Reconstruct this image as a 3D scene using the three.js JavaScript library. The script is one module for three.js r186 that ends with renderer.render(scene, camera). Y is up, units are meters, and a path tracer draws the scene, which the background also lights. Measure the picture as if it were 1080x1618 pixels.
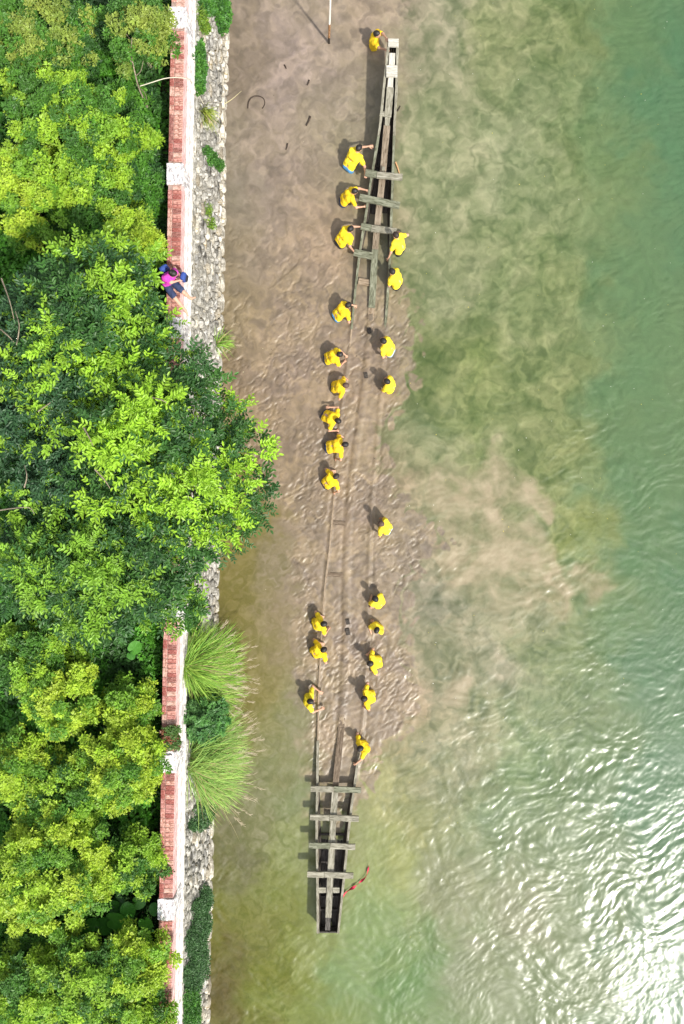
// plan of the sunken boat and where the men stand, used by the water's relief as well
const bPY = [62, 140, 200, 290, 345, 400, 470, 560, 640, 720, 780, 860, 930, 1000, 1080, 1160, 1240, 1300, 1380, 1475];
const bL = [613.5, 605, 599, 584, 576, 567, 559, 550, 540, 532, 527, 520, 512, 507, 503, 501, 500, 499, 500, 501];
const bR = [629, 627, 624, 621, 619, 617, 613, 606, 600, 594, 588, 584, 582, 580, 577, 571, 561, 553, 545, 535];
const bS = [621, 616, 611, 603, 597, 592, 588, 581, 572, 561, 554, 549, 547, 547, 544, 538, 530, 526, 522, 517];
const bG = [0.95, 0.78, 0.64, 0.44, 0.34, 0.23, 0.10, 0.0, -0.025, -0.02, 0.012, 0.026, 0.028, 0.03, 0.035, 0.07, 0.24, 0.33, 0.44, 0.52];
const stand = [[591, 72], [550, 264], [541, 318], [536, 384], [632, 396], [628, 450], [531, 500], [617, 555], [516, 567], [527, 612], [617, 614], [513, 656], [518, 707], [514, 765], [613, 837], [600, 954], [595, 990], [599, 1045], [588, 1100], [577, 1180], [498, 986], [496, 1031], [487, 1105]];
import * as THREE from 'three';
import { mergeGeometries, mergeVertices } from 'three/addons/utils/BufferGeometryUtils.js';
import { createNoise2D, createNoise3D } from 'simplex-noise';

// ------------------------------------------------------------------ camera, sky, sun, exposure
const scene = new THREE.Scene();
const CAM_H = 24.5;                       // drone height over the river, metres
const FOCAL = 1200.5;                     // focal length in photograph pixels (1080 x 1618)
const camera = new THREE.PerspectiveCamera(2 * Math.atan(809 / FOCAL) * 180 / Math.PI, 1080 / 1618, 0.1, 3000);
camera.up.set(0, 0, -1);
camera.position.set(0, CAM_H, 0);
camera.lookAt(0, 0, 0);

const renderer = new THREE.WebGLRenderer({ antialias: true });
renderer.toneMapping = THREE.LinearToneMapping;
renderer.toneMappingExposure = 1.28;
renderer.shadowMap.enabled = true;
renderer.shadowMap.type = THREE.PCFSoftShadowMap;

function rng(seed) { let s = seed >>> 0; return () => { s = (s + 0x6d2b79f5) | 0; let t = Math.imul(s ^ (s >>> 15), 1 | s); t = (t + Math.imul(t ^ (t >>> 7), 61 | t)) ^ t; return ((t ^ (t >>> 14)) >>> 0) / 4294967296; }; }
const N2 = createNoise2D(rng(11)), N2b = createNoise2D(rng(29)), N3 = createNoise3D(rng(47));
const clamp = (x, a = 0, b = 1) => x < a ? a : x > b ? b : x;
const smooth = (a, b, x) => { const t = clamp((x - a) / (b - a)); return t * t * (3 - 2 * t); };
const mix = (a, b, t) => a + (b - a) * t;
const fbm = (x, y, o = 4, n = N2) => { let s = 0, a = 0.5; for (let i = 0; i < o; i++) { s += a * n(x, y); x = x * 2.03 + 17.1; y = y * 2.03 - 9.7; a *= 0.5; } return s; };
const lin = (c) => { c /= 255; return c <= 0.04045 ? c / 12.92 : Math.pow((c + 0.055) / 1.055, 2.4); };

const SUN = new THREE.Vector3(0.65 * 0.695, 0.719, 0.76 * 0.695).normalize();
{ // a bright hazy summer sky with broken white cloud everywhere and the sun's aureole in the haze
  const W = 1024, H = 512, data = new Float32Array(W * H * 4), d = new THREE.Vector3();
  for (let j = 0; j < H; j++) for (let i = 0; i < W; i++) {
    const el = ((j + 0.5) / H - 0.5) * Math.PI, az = ((i + 0.5) / W - 0.5) * 2 * Math.PI;
    d.set(Math.cos(el) * Math.cos(az), Math.sin(el), Math.cos(el) * Math.sin(az));
    const up = Math.max(d.y, 0.0);
    const haze = Math.exp(-up * 3.2);
    let r = mix(0.30, 0.80, haze), g = mix(0.46, 0.86, haze), b = mix(0.78, 0.95, haze);
    const k = 1 / (0.35 + up), u = d.x * k * 2.0, v = d.z * k * 2.0;
    const cl = smooth(-0.1, 0.16, fbm(u + 3.1, v - 1.7, 6));
    const cw = cl * 0.85;
    r = mix(r, 2.1, cw); g = mix(g, 2.1, cw); b = mix(b, 2.12, cw);
    const ang = Math.acos(clamp(d.dot(SUN), -1, 1)) * 180 / Math.PI;
    const au = (3 * Math.exp(-Math.pow(ang / 14, 1.6)) + 6 * Math.exp(-ang / 29)) * (0.3 + 0.9 * cl);
    r += au * 1.0; g += au * 0.985; b += au * 0.95;
    if (d.y < 0) { const t = smooth(0, -0.12, d.y); r = mix(r, 0.22, t); g = mix(g, 0.24, t); b = mix(b, 0.2, t); }
    const o = (j * W + i) * 4; data[o] = r; data[o + 1] = g; data[o + 2] = b; data[o + 3] = 1;
  }
  const t = new THREE.DataTexture(data, W, H, THREE.RGBAFormat, THREE.FloatType);
  t.mapping = THREE.EquirectangularReflectionMapping; t.magFilter = THREE.LinearFilter; t.minFilter = THREE.LinearFilter; t.wrapS = THREE.RepeatWrapping; t.needsUpdate = true;
  scene.background = t; scene.environment = t;
  scene.backgroundIntensity = 0.35; scene.environmentIntensity = 0.35;
}
const sun = new THREE.DirectionalLight(new THREE.Color(1, 0.95, 0.87), 4.5);
sun.position.copy(SUN).multiplyScalar(60); sun.target.position.set(0, 0, 0);
sun.castShadow = true; sun.shadow.radius = 5; sun.shadow.mapSize.set(4096, 4096);
Object.assign(sun.shadow.camera, { left: -26, right: 26, top: 26, bottom: -26, near: 1, far: 140 });
scene.add(sun, sun.target);

// ------------------------------------------------------------------ helpers
// plan position of something seen at photograph pixel (px, py) when it stands at height h
const at = (px, py, h = 0) => new THREE.Vector3((px - 540) * (CAM_H - h) / FOCAL, h, (py - 809) * (CAM_H - h) / FOCAL);
const used = new Map();
function numbered(name) { const n = used.get(name) ?? 0; used.set(name, n + 1); return n ? name + '_' + String(n).padStart(3, '0') : name; }
function shadowed(o) { o.traverse((m) => { if (m.isMesh) { m.castShadow = true; m.receiveShadow = true; } }); return o; }
function tag(o, label, category, group, kind) { o.userData = { label, category }; if (group) o.userData.group = group; if (kind) o.userData.kind = kind; return o; }
function thing(name, label, category, pos = [0, 0, 0], group) { const g = new THREE.Group(); g.name = numbered(name); g.position.set(...pos); scene.add(g); return tag(g, label, category, group); }
function part(name, geo, material, parent, stuff) { const m = new THREE.Mesh(geo, material); m.name = name; m.castShadow = m.receiveShadow = true; parent.add(m); if (stuff) m.userData.kind = 'stuff'; return m; }
function structure(name, geo, material) { const m = new THREE.Mesh(geo, material); m.name = name; m.castShadow = m.receiveShadow = true; m.userData = { kind: 'structure' }; scene.add(m); return m; }
const std = (rgb, roughness = 0.85, extra = {}) => { const m = new THREE.MeshStandardMaterial({ roughness, ...extra }); m.color.setRGB(...rgb); return m; };
function lerpTable(xs, ys, x) { if (x <= xs[0]) return ys[0] + (ys[1] - ys[0]) * (x - xs[0]) / (xs[1] - xs[0]); for (let i = 1; i < xs.length; i++) if (x <= xs[i] || i === xs.length - 1) return ys[i - 1] + (ys[i] - ys[i - 1]) * (x - xs[i - 1]) / (xs[i] - xs[i - 1]); }
function catmull(xs, ys, x) { // smooth interpolation through the table
  let i = 1; while (i < xs.length - 1 && x > xs[i]) i++;
  const a = i - 1, t = clamp((x - xs[a]) / (xs[i] - xs[a])), h = xs[i] - xs[a];
  const m0 = a > 0 ? (ys[i] - ys[a - 1]) / (xs[i] - xs[a - 1]) : (ys[i] - ys[a]) / h, m1 = i < xs.length - 1 ? (ys[i + 1] - ys[a]) / (xs[i + 1] - xs[a]) : (ys[i] - ys[a]) / h;
  const t2 = t * t, t3 = t2 * t;
  return (2 * t3 - 3 * t2 + 1) * ys[a] + (t3 - 2 * t2 + t) * h * m0 + (-2 * t3 + 3 * t2) * ys[i] + (t3 - t2) * h * m1;
}
function dataTex(w, h, fill, srgb, wrap = THREE.RepeatWrapping) { // fill(i, j, out) with out 0..255
  const d = new Uint8Array(w * h * 4), o = [0, 0, 0];
  for (let j = 0; j < h; j++) for (let i = 0; i < w; i++) { fill(i, j, o); const k = (j * w + i) * 4; d[k] = clamp(o[0], 0, 255); d[k + 1] = clamp(o[1], 0, 255); d[k + 2] = clamp(o[2], 0, 255); d[k + 3] = 255; }
  const t = new THREE.DataTexture(d, w, h); t.magFilter = THREE.LinearFilter; t.minFilter = THREE.LinearMipmapLinearFilter; t.generateMipmaps = true; t.wrapS = t.wrapT = wrap;
  if (srgb) t.colorSpace = THREE.SRGBColorSpace; t.needsUpdate = true; return t;
}
// tileable noise for material textures
function tileNoise(u, v, f, oct = 4, seed = 0) { let s = 0, a = 0.5; for (let i = 0; i < oct; i++) { const R = f / 6.2832; s += a * N4(Math.cos(u * 6.2832) * R + seed, Math.sin(u * 6.2832) * R, Math.cos(v * 6.2832) * R, Math.sin(v * 6.2832) * R + seed); f *= 2; a *= 0.5; } return s; }
function N4(a, b, c, d) { return 0.6 * (N3(a + c * 0.7, b + d * 0.7, c - a * 0.3 + 5) + N3(d * 0.9 - b * 0.2, c * 0.8 + 31, a + b * 0.4)); }
// ------------------------------------------------------------------ the river: silt-laden water, green further out
const PXM = FOCAL / CAM_H;                                   // 49 plan units per metre on the river's surface
// where the churned mud ends on the river side, by row
const mudY = [-200, 0, 100, 200, 260, 300, 400, 450, 480, 520, 560, 600, 640, 660, 690, 720, 745, 765, 800, 830, 860, 890, 920, 960, 1000, 1050, 1100, 1130, 1170, 1220, 1260, 1300];
const mudX = [650, 655, 662, 655, 640, 636, 628, 640, 652, 660, 656, 650, 640, 618, 604, 612, 606, 628, 640, 690, 715, 672, 640, 642, 640, 645, 668, 660, 615, 592, 566, 540];
const mudLX = [300, 300, 300, 300, 300, 300, 300, 300, 300, 300, 300, 320, 335, 345, 360, 380, 400, 410, 430, 450, 458, 458, 460, 462, 462, 470, 478, 484, 490, 496, 500, 510];
const palette = [
  [450, 100, 168, 152, 143], [420, 300, 158, 142, 127], [500, 400, 166, 144, 120], [600, 30, 166, 149, 130], [370, 100, 140, 126, 109], [365, 300, 138, 130, 113], [372, 500, 138, 124, 93],
  [450, 600, 154, 134, 113], [400, 650, 150, 128, 95], [420, 740, 144, 124, 83], [400, 850, 132, 123, 64], [380, 950, 127, 118, 63], [440, 900, 143, 131, 104], [450, 1000, 149, 133, 100],
  [410, 1080, 136, 127, 70], [430, 1150, 138, 135, 82], [400, 1250, 132, 131, 91], [350, 1350, 115, 112, 80], [430, 1400, 117, 125, 55], [440, 1550, 109, 114, 28], [350, 1560, 98, 87, 46],
  [480, 1500, 150, 158, 100], [480, 1350, 138, 146, 92], [400, 1480, 117, 119, 49], [460, 1250, 130, 139, 97], [470, 1150, 138, 137, 100], [455, 1450, 115, 121, 42], [470, 1600, 122, 135, 64],
  [560, 600, 168, 146, 122], [560, 800, 160, 139, 114], [560, 1000, 166, 146, 122], [540, 1150, 166, 148, 126], [620, 1100, 170, 150, 120], [640, 1180, 160, 152, 112], [600, 1260, 162, 162, 108],
  [620, 1350, 156, 162, 98], [600, 1450, 132, 154, 96], [560, 1400, 150, 160, 100], [700, 50, 147, 148, 116], [800, 50, 134, 143, 96], [900, 50, 118, 132, 82], [1000, 50, 96, 127, 82],
  [1060, 100, 84, 124, 85], [700, 250, 152, 156, 117], [800, 250, 146, 154, 114], [900, 250, 119, 134, 84], [960, 250, 107, 131, 82], [1050, 250, 86, 125, 85], [700, 450, 138, 145, 106],
  [800, 450, 136, 147, 100], [900, 450, 120, 134, 83], [1000, 450, 96, 128, 84], [680, 560, 104, 119, 68], [750, 600, 125, 139, 80], [870, 600, 123, 135, 83], [1000, 600, 98, 130, 86],
  [680, 680, 119, 131, 91], [750, 690, 117, 133, 77], [870, 720, 124, 136, 82], [1000, 750, 97, 129, 86], [720, 760, 142, 147, 106], [800, 760, 142, 147, 106], [900, 850, 131, 140, 77],
  [1000, 900, 95, 128, 86], [830, 900, 138, 150, 106], [760, 880, 142, 147, 106], [700, 950, 141, 137, 115], [650, 900, 149, 144, 113], [880, 950, 139, 142, 97], [960, 1000, 110, 133, 87],
  [800, 1050, 153, 150, 121], [700, 1050, 145, 143, 110], [1040, 1050, 92, 125, 89], [900, 1050, 117, 132, 85], [700, 1200, 143, 144, 112], [820, 1200, 113, 136, 86], [950, 1200, 107, 129, 84],
  [1050, 1200, 88, 123, 87], [650, 1300, 146, 148, 96], [800, 1300, 121, 140, 100], [950, 1350, 111, 130, 91], [1050, 1300, 90, 124, 88], [700, 1400, 141, 143, 108], [800, 1450, 147, 148, 117],
  [900, 1450, 121, 133, 91], [1000, 1500, 106, 130, 95], [680, 1500, 105, 132, 77], [640, 1550, 103, 136, 77], [750, 1550, 136, 143, 108], [900, 1570, 120, 133, 92], [550, 1550, 126, 151, 98],
  [1060, 1600, 94, 127, 93], [1150, 300, 81, 122, 84], [1150, 900, 84, 124, 86], [1150, 1400, 89, 123, 89],
];
const CW = 112, CH = 240, CX0 = 240, CY0 = -160, CS = 8.2, coarse = new Float32Array(CW * CH * 3);
for (let j = 0; j < CH; j++) for (let i = 0; i < CW; i++) {
  const x = CX0 + i * CS, y = CY0 + j * CS; let w = 0, r = 0, g = 0, b = 0;
  for (const p of palette) { const dx = x - p[0], dy = (y - p[1]) * 0.8, q = 1 / Math.pow(dx * dx + dy * dy + 900, 1.6); w += q; r += q * p[2]; g += q * p[3]; b += q * p[4]; }
  const o = (j * CW + i) * 3; coarse[o] = r / w; coarse[o + 1] = g / w; coarse[o + 2] = b / w;
}
function coarseAt(x, y, out) {
  const fx = clamp((x - CX0) / CS, 0, CW - 1.001), fy = clamp((y - CY0) / CS, 0, CH - 1.001), i = fx | 0, j = fy | 0, u = fx - i, v = fy - j;
  for (let k = 0; k < 3; k++) { const o = (j * CW + i) * 3 + k; out[k] = mix(mix(coarse[o], coarse[o + 3], u), mix(coarse[o + CW * 3], coarse[o + CW * 3 + 3], u), v); }
}
const plume = [[690, 775, 50], [735, 765, 52], [785, 752, 46], [828, 765, 40], [848, 792, 30], [770, 805, 62], [735, 835, 60], [800, 865, 70], [855, 900, 70], [905, 928, 46], [862, 958, 56], [795, 935, 66], [735, 890, 56], [700, 860, 40], [720, 1085, 34]];
const TX0 = 300, TY0 = -100, TXW = 880, TYH = 1818;          // extent of the colour map in plan units
const SILT = 0.60;                                            // how much light the suspended silt sends back
const wetW = 448, wetH = 920, mudShare = new Float32Array(wetW * wetH);
const waterMap = dataTex(896, 1840, (i, j, o) => {
  const x = TX0 + (i + 0.5) / 896 * TXW, y = TY0 + (j + 0.5) / 1840 * TYH;
  const edgeW = 1 + 0.6 * smooth(800, 900, x); const w1 = edgeW * fbm(x * 0.006, y * 0.006, 3), w2 = fbm(x * 0.006 + 40, y * 0.006 + 9, 3);
  const w3 = fbm(x * 0.022 + 7, y * 0.022, 3, N2b), w4 = fbm(x * 0.022 - 3, y * 0.022 + 51, 3, N2b);
  coarseAt(x + 46 * w1 + 22 * w3, y + 60 * w2 + 22 * w4, o);
  const mr = lerpTable(mudY, mudX, y) , ml = lerpTable(mudY, mudLX, y);
  const bil = Math.abs(N2b(x * 0.019 + 0.6 * w1, y * 0.019 + w2)) * 44 * smooth(380, 470, y) - 8 + Math.abs(N2(x * 0.05, y * 0.05)) * 12 - 16;
  const inR = smooth(-7, 7, mr + bil + 14 * w3 - x), inL = smooth(-26, 26, x - ml + 40 * w3 + 20 * w4);
  const mud = inR * inL; if (i % 2 === 0 && j % 2 === 0) mudShare[(j >> 1) * wetW + (i >> 1)] = mud;
  // suspended clouds in the olive water
  const out = 1 - mud, olive = out * smooth(1010, 860, x) * smooth(560, 640, x) * smooth(1500, 1100, y);
  const c1 = fbm((x + 50 * w1) * 0.011, (y + 50 * w2) * 0.011, 4), c2 = fbm((x + 22 * w3) * 0.03, (y + 22 * w4) * 0.03, 3, N2b);
  let k = 1 + olive * (0.17 * c1 + 0.13 * c2) + out * 0.06 * c2;
  const tan = olive * clamp(0.7 * c1 + 0.4 * c2 + 0.02, -0.4, 0.5);
  o[0] = o[0] * k + 26 * tan; o[1] = o[1] * k + 10 * tan; o[2] = o[2] * k + 24 * tan;
  // the pale silt plume that drifts out from amidships
  let pd = 0; const qx = x + 15 * w3 + 40 * w1, qy = y + 15 * w4 + 40 * w2;
  for (const [cx, cy, cr] of plume) { const d = 1 - Math.hypot(qx - cx, qy - cy) / cr; if (d > 0) pd = 1 - (1 - pd) * (1 - smooth(0, 0.6, d) * 0.8); }
  if (pd > 0) { const c3 = fbm((x + 14 * w1) * 0.017, (y + 14 * w2) * 0.017, 4, N2b), t = out * pd * clamp(0.8 + 0.55 * c3 + 0.3 * c1); o[0] = mix(o[0], 182 + 30 * c3, t); o[1] = mix(o[1], 166 + 30 * c3, t); o[2] = mix(o[2], 136 + 30 * c3, t); }
  // long streaks in the olive shallows by the wall
  const left = out * smooth(520, 440, x) * smooth(760, 900, y);
  const st = fbm(x * 0.02 + 1.5 * w3, y * 0.007 + 1.2 * w4, 5); o[0] += left * st * 24; o[1] += left * st * 20; o[2] += left * st * 30;
  if (mud > 0.002) { // churned mud: billows with thin dark folds between them
    const q1 = fbm(x * 0.012 + 0.7 * w3, y * 0.012 + 0.7 * w4, 4), q2 = fbm(x * 0.032 + 0.6 * w4, y * 0.026 + 0.6 * w3, 4, N2b);
    const m = 1.0 + 0.16 * q1 + 0.15 * q2;
    const hue = q1 * 10;
    const near = smooth(300, 470, x) * (0.35 + 0.65 * smooth(380, 520, y)); // browner near the boat, base palette elsewhere
    const r = mix(o[0], 158 + hue, 0.8 * near), g = mix(o[1], 139 + hue * 0.8, 0.8 * near), b = mix(o[2], 118 - hue * 0.3, 0.8 * near);
    o[0] = mix(o[0], r * m, mud); o[1] = mix(o[1], g * m, mud); o[2] = mix(o[2], b * m * (1 + 0.03 * q2), mud);
  }
  const grain = N2(x * 0.35, y * 0.35) * 2.2; o[0] += grain; o[1] += grain; o[2] += grain;
  // scattered foam flecks
  for (let c = 0; c < 3; c++) { const s = lin(clamp(o[c], 4, 250)) * SILT; o[c] = 255 * (s <= 0.0031308 ? s * 12.92 : 1.055 * Math.pow(s, 1 / 2.4) - 0.055); }
}, true, THREE.MirroredRepeatWrapping);
// mud slurry is duller than the open river
const glossMap = dataTex(wetW, wetH, (i, j, o) => { o[0] = o[1] = o[2] = 255 * mix(0.28, 0.46, mudShare[j * wetW + i]); }, false, THREE.MirroredRepeatWrapping);
const waveAt = (x, z) => {                                   // ripples, in metres
  const px = 540 + x * PXM, py = 809 + z * PXM;
  const wx = 0.35 * N2(x * 0.35, z * 0.35) , wz = 0.35 * N2(x * 0.35 + 20, z * 0.35 + 4);
  const X = x + wx, Z = z + wz;
  const calm = smooth(380, 520, py) * 0.7 + 0.3, river = smooth(600, 720, px), low = smooth(1080, 1330, py);
  const mid = smooth(420, 520, py) * smooth(440, 500, px) * smooth(700, 620, px) * smooth(1290, 1180, py);
  // wind ripples in three crossing trains, each strong in its own patches
  const k1 = 0.4 * N2b(x * 0.7, z * 0.7), k2 = 0.4 * N2b(x * 0.7 + 31, z * 0.7);
  const s1 = 0.55 + 0.45 * N2(x * 0.22 + 3, z * 0.22), s2 = 0.55 + 0.45 * N2(x * 0.25 - 8, z * 0.25 + 2);
  const uA = X * 0.92 - Z * 0.39, vA = X * 0.39 + Z * 0.92, uB = X * 0.94 + Z * 0.34, vB = -X * 0.34 + Z * 0.94;
  let h = s1 * (0.0078 * N2(uA * 0.95 + k1, vA * 2.0) + 0.0046 * N2b(uA * 2.0, vA * 3.7 + k2)) + s2 * (0.0062 * N2(uB * 1.1 + 40, vB * 2.2 + k1) + 0.0038 * N2b(uB * 2.4 + 9, vB * 4.2));
  h += 0.0020 * N2(X * 5.2 + 7, Z * 6.1) + 0.0006 * N2b(X * 10, Z * 12);
  h += 0.0038 * N2b(uB * 2.2 + 70, vB * 5.6) * smooth(1100, 500, py) * river;
  h *= mix(calm * 0.5, 1.15 + 0.2 * smooth(300, 800, py) + 0.3 * low, Math.max(river, low));
  h += 0.012 * N2(x * 0.42 + 8, z * 0.5) * (0.4 + 0.6 * low);
  const ml = lerpTable(mudY, mudLX, py), mr = lerpTable(mudY, mudX, py), mud = smooth(-14, 14, mr - px) * smooth(-26, 26, px - ml);
  if (mud > 0 && py > -60) { // billows of mud with folds between them
    const w3 = fbm(px * 0.022 + 7, py * 0.022, 2, N2b), w4 = fbm(px * 0.022 - 3, py * 0.022 + 51, 2, N2b);
    const fold = Math.abs(fbm(px * 0.014 + 0.8 * w4 + 5, py * 0.012 + 0.8 * w3, 3, N2b)), fine = Math.abs(fbm(px * 0.026 + 0.8 * w3, py * 0.021 + 0.8 * w4, 2)), tiny = Math.abs(N2b(px * 0.06 + w4, py * 0.05 + w3));
    const churn = smooth(-0.2, 0.3, fbm(px * 0.007 + 90, py * 0.007, 3) + 0.3 * smooth(330, 420, py) - 0.1) * (0.55 + 0.45 * smooth(380, 480, py));
    h += mud * churn * (0.030 * (smooth(0, 0.2, fold) - 0.75) + 0.011 * (smooth(0, 0.2, fine) - 0.7) + 0.003 * (smooth(0, 0.5, tiny) - 0.6));
    if (py > 440 && py < 1250) { // mud lies over the sunken timbers
      const e = smooth(440, 520, py) * smooth(1250, 1190, py);
      for (const [T, hh, wd] of [[bL, 0.022, 0.05], [bS, 0.026, 0.11], [bR, 0.024, 0.07]]) { const d = (px - catmull(bPY, T, py)) / PXM; if (Math.abs(d) < 0.5) h += e * hh * (Math.exp(-Math.pow(d / wd, 4)) - 0.55 * Math.exp(-Math.pow((d + (T === bR ? -1 : 1) * wd * 1.6) / 0.05, 2))); }
    }
  }
  for (const [cx, cy] of stand) { const d = Math.hypot(px - cx, py - cy) / PXM; if (d < 1.3) h += 0.008 * Math.sin(d * 22 + cx) * Math.exp(-d * 2.2) * (0.6 + 0.4 * N2(x * 2, z * 2)); }
  if (mid > 0) { // churned by the men at the boat
    const q = N2b(X * 2.2 + 1.2 * wx, Z * 2.0), q2 = N2(X * 4.6 + 9, Z * 4.2 + wz * 2);
    h += mid * (0.016 * (1 - Math.abs(q)) + 0.0032 * q2 - 0.009);
  }
  return h;
};
{
  const axis = (lo, hi, step, far0, far1) => { const a = []; for (let v = lo; v <= hi + 1e-6; v += step) a.push(v); let s = step, v = a[a.length - 1]; while (v < far1) { s *= 1.5; v += s; a.push(Math.min(v, far1)); } s = step; v = lo; while (v > far0) { s *= 1.5; v -= s; a.unshift(Math.max(v, far0)); } return a; };
  const xs = axis(-4.9, 11.6, 0.042, -6, 500), zs = axis(-17.2, 17.2, 0.042, -500, 500);
  const nx = xs.length, nz = zs.length, pos = new Float32Array(nx * nz * 3), uv = new Float32Array(nx * nz * 2), idx = new Uint32Array((nx - 1) * (nz - 1) * 6);
  let p = 0, q = 0, t = 0;
  for (const z of zs) for (const x of xs) {
    const near = smooth(16, 12, x) * smooth(22, 17.3, Math.abs(z));
    pos[p++] = x; pos[p++] = near > 0 ? near * waveAt(x, z) : 0; pos[p++] = z;
    uv[q++] = (540 + x * PXM - TX0) / TXW; uv[q++] = (809 + z * PXM - TY0) / TYH;
  }
  for (let j = 0; j < nz - 1; j++) for (let i = 0; i < nx - 1; i++) { const a = j * nx + i, b = a + 1, c = a + nx, d = c + 1; idx[t++] = a; idx[t++] = c; idx[t++] = b; idx[t++] = b; idx[t++] = c; idx[t++] = d; }
  const g = new THREE.BufferGeometry(); g.setAttribute('position', new THREE.BufferAttribute(pos, 3)); g.setAttribute('uv', new THREE.BufferAttribute(uv, 2)); g.setIndex(new THREE.BufferAttribute(idx, 1)); g.computeVertexNormals();
  const m = new THREE.MeshPhysicalMaterial({ map: waterMap, roughness: 1, roughnessMap: glossMap, ior: 1.46 });
  structure('river_water', g, m);
}
// ------------------------------------------------------------------ the bank: terrace ground, stone retaining wall, brick parapet
const Y_G = 3.0, Y_T = 4.0;                                   // terrace level and top of the parapet
const zOf = (py, h) => (py - 809) * (CAM_H - h) / FOCAL, xOf = (px, h) => (px - 540) * (CAM_H - h) / FOCAL;
const pl = [[-400, 274], [0, 270], [270, 265], [400, 263], [700, 260], [980, 257.5], [1200, 254], [1400, 251], [1618, 248], [2000, 243]];
const plz = pl.map((p) => zOf(p[0], Y_T)), plx = pl.map((p) => xOf(p[1], Y_T));
const parL = (z) => lerpTable(plz, plx, z);                   // left edge of the parapet
const PW = 0.375;                                             // parapet thickness
const ft = [[-400, 366], [0, 361], [250, 355], [500, 351], [950, 344], [1280, 336], [1400, 334], [1618, 329], [2000, 321]];
const ftz = ft.map((p) => zOf(p[0], 0)), ftx = ft.map((p) => xOf(p[1], 0));
const foot = (z) => lerpTable(ftz, ftx, z);                   // foot of the stone face at the waterline
const lip = (z) => parL(z) + PW + 0.03;                       // top of the stone face
const faceX = (z, y) => mix(foot(z), lip(z), y / Y_G);
const Z0 = -32, Z1 = 32;

function stoneTex(base, vary, seed, f = 3) {
  return dataTex(256, 256, (i, j, o) => { const u = i / 256, v = j / 256, a = tileNoise(u, v, f, 5, seed), b = tileNoise(u, v, f * 5, 3, seed + 9), s = smooth(0.22, 0.5, tileNoise(u, v, f * 1.6, 4, seed + 4)); for (let k = 0; k < 3; k++) o[k] = base[k] + vary * (a * 1.2 + b * 0.7) - s * vary * [0.7, 0.8, 1.0][k]; }, true);
}
const rough = dataTex(256, 256, (i, j, o) => { const a = 128 + 120 * tileNoise(i / 256, j / 256, 10, 4, 3); o[0] = o[1] = o[2] = a; }, false);
const soilTex = stoneTex([74, 66, 48], 40, 2, 6);
{ // terrace soil, one sheet out to the horizon
  const xs = [-500, -120, -40, -20, -14, -10, -7, -6, -5.6, -5.2], zs = []; for (let z = -500; z <= 500; z += Math.abs(z) < 24 ? 1 : 17) zs.push(z);
  const pos = [], uv = [], idx = [];
  zs.forEach((z) => { const e = parL(clamp(z, Z0, Z1)) + 0.1; xs.forEach((x0, i) => { const x = i === xs.length - 1 ? e : x0; pos.push(x, Y_G + 0.06 * N2(x * 0.8, z * 0.8) * (i < xs.length - 1 ? 1 : 0), z); uv.push(x / 1.5, z / 1.5); }); });
  const n = xs.length; for (let j = 0; j < zs.length - 1; j++) for (let i = 0; i < n - 1; i++) { const a = j * n + i; idx.push(a, a + n, a + 1, a + 1, a + n, a + n + 1); }
  const g = new THREE.BufferGeometry(); g.setAttribute('position', new THREE.Float32BufferAttribute(pos, 3)); g.setAttribute('uv', new THREE.Float32BufferAttribute(uv, 2)); g.setIndex(idx); g.computeVertexNormals();
  structure('terrace_ground', g, new THREE.MeshStandardMaterial({ map: soilTex, roughness: 1, bumpMap: rough, bumpScale: 0.02 }));
}
// a strip swept along z: section(z) gives a closed ring of [x, y]
function sweep(section, z0, z1, step, uvScale = 1) {
  const pos = [], uv = [], idx = [], n = section(z0).length, rows = Math.max(1, Math.round((z1 - z0) / step));
  const first = section(z0);
  for (let k = 0; k < n; k++) for (let e = 0; e < 2; e++) for (let j = 0; j <= rows; j++) { // each face gets its own vertices
    const z = mix(z0, z1, j / rows), s = section(z), p = s[(k + e) % n]; pos.push(p[0], p[1], z); const len = Math.hypot(first[(k + 1) % n][0] - first[k][0], first[(k + 1) % n][1] - first[k][1]); uv.push(z / uvScale, (k * 0.37 + e * len) / uvScale);
  }
  for (let k = 0; k < n; k++) { const a = k * 2 * (rows + 1), b = a + rows + 1; for (let j = 0; j < rows; j++) idx.push(a + j, b + j, a + j + 1, a + j + 1, b + j, b + j + 1); }
  for (const [zz, flip] of [[z0, true], [z1, false]]) { const s = section(zz), o = pos.length / 3; s.forEach((p) => { pos.push(p[0], p[1], zz); uv.push(p[0] / uvScale, p[1] / uvScale); }); for (let k = 1; k < n - 1; k++) flip ? idx.push(o, o + k + 1, o + k) : idx.push(o, o + k, o + k + 1); }
  const g = new THREE.BufferGeometry(); g.setAttribute('position', new THREE.Float32BufferAttribute(pos, 3)); g.setAttribute('uv', new THREE.Float32BufferAttribute(uv, 2)); g.setIndex(idx); g.computeVertexNormals(); return g;
}
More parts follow.
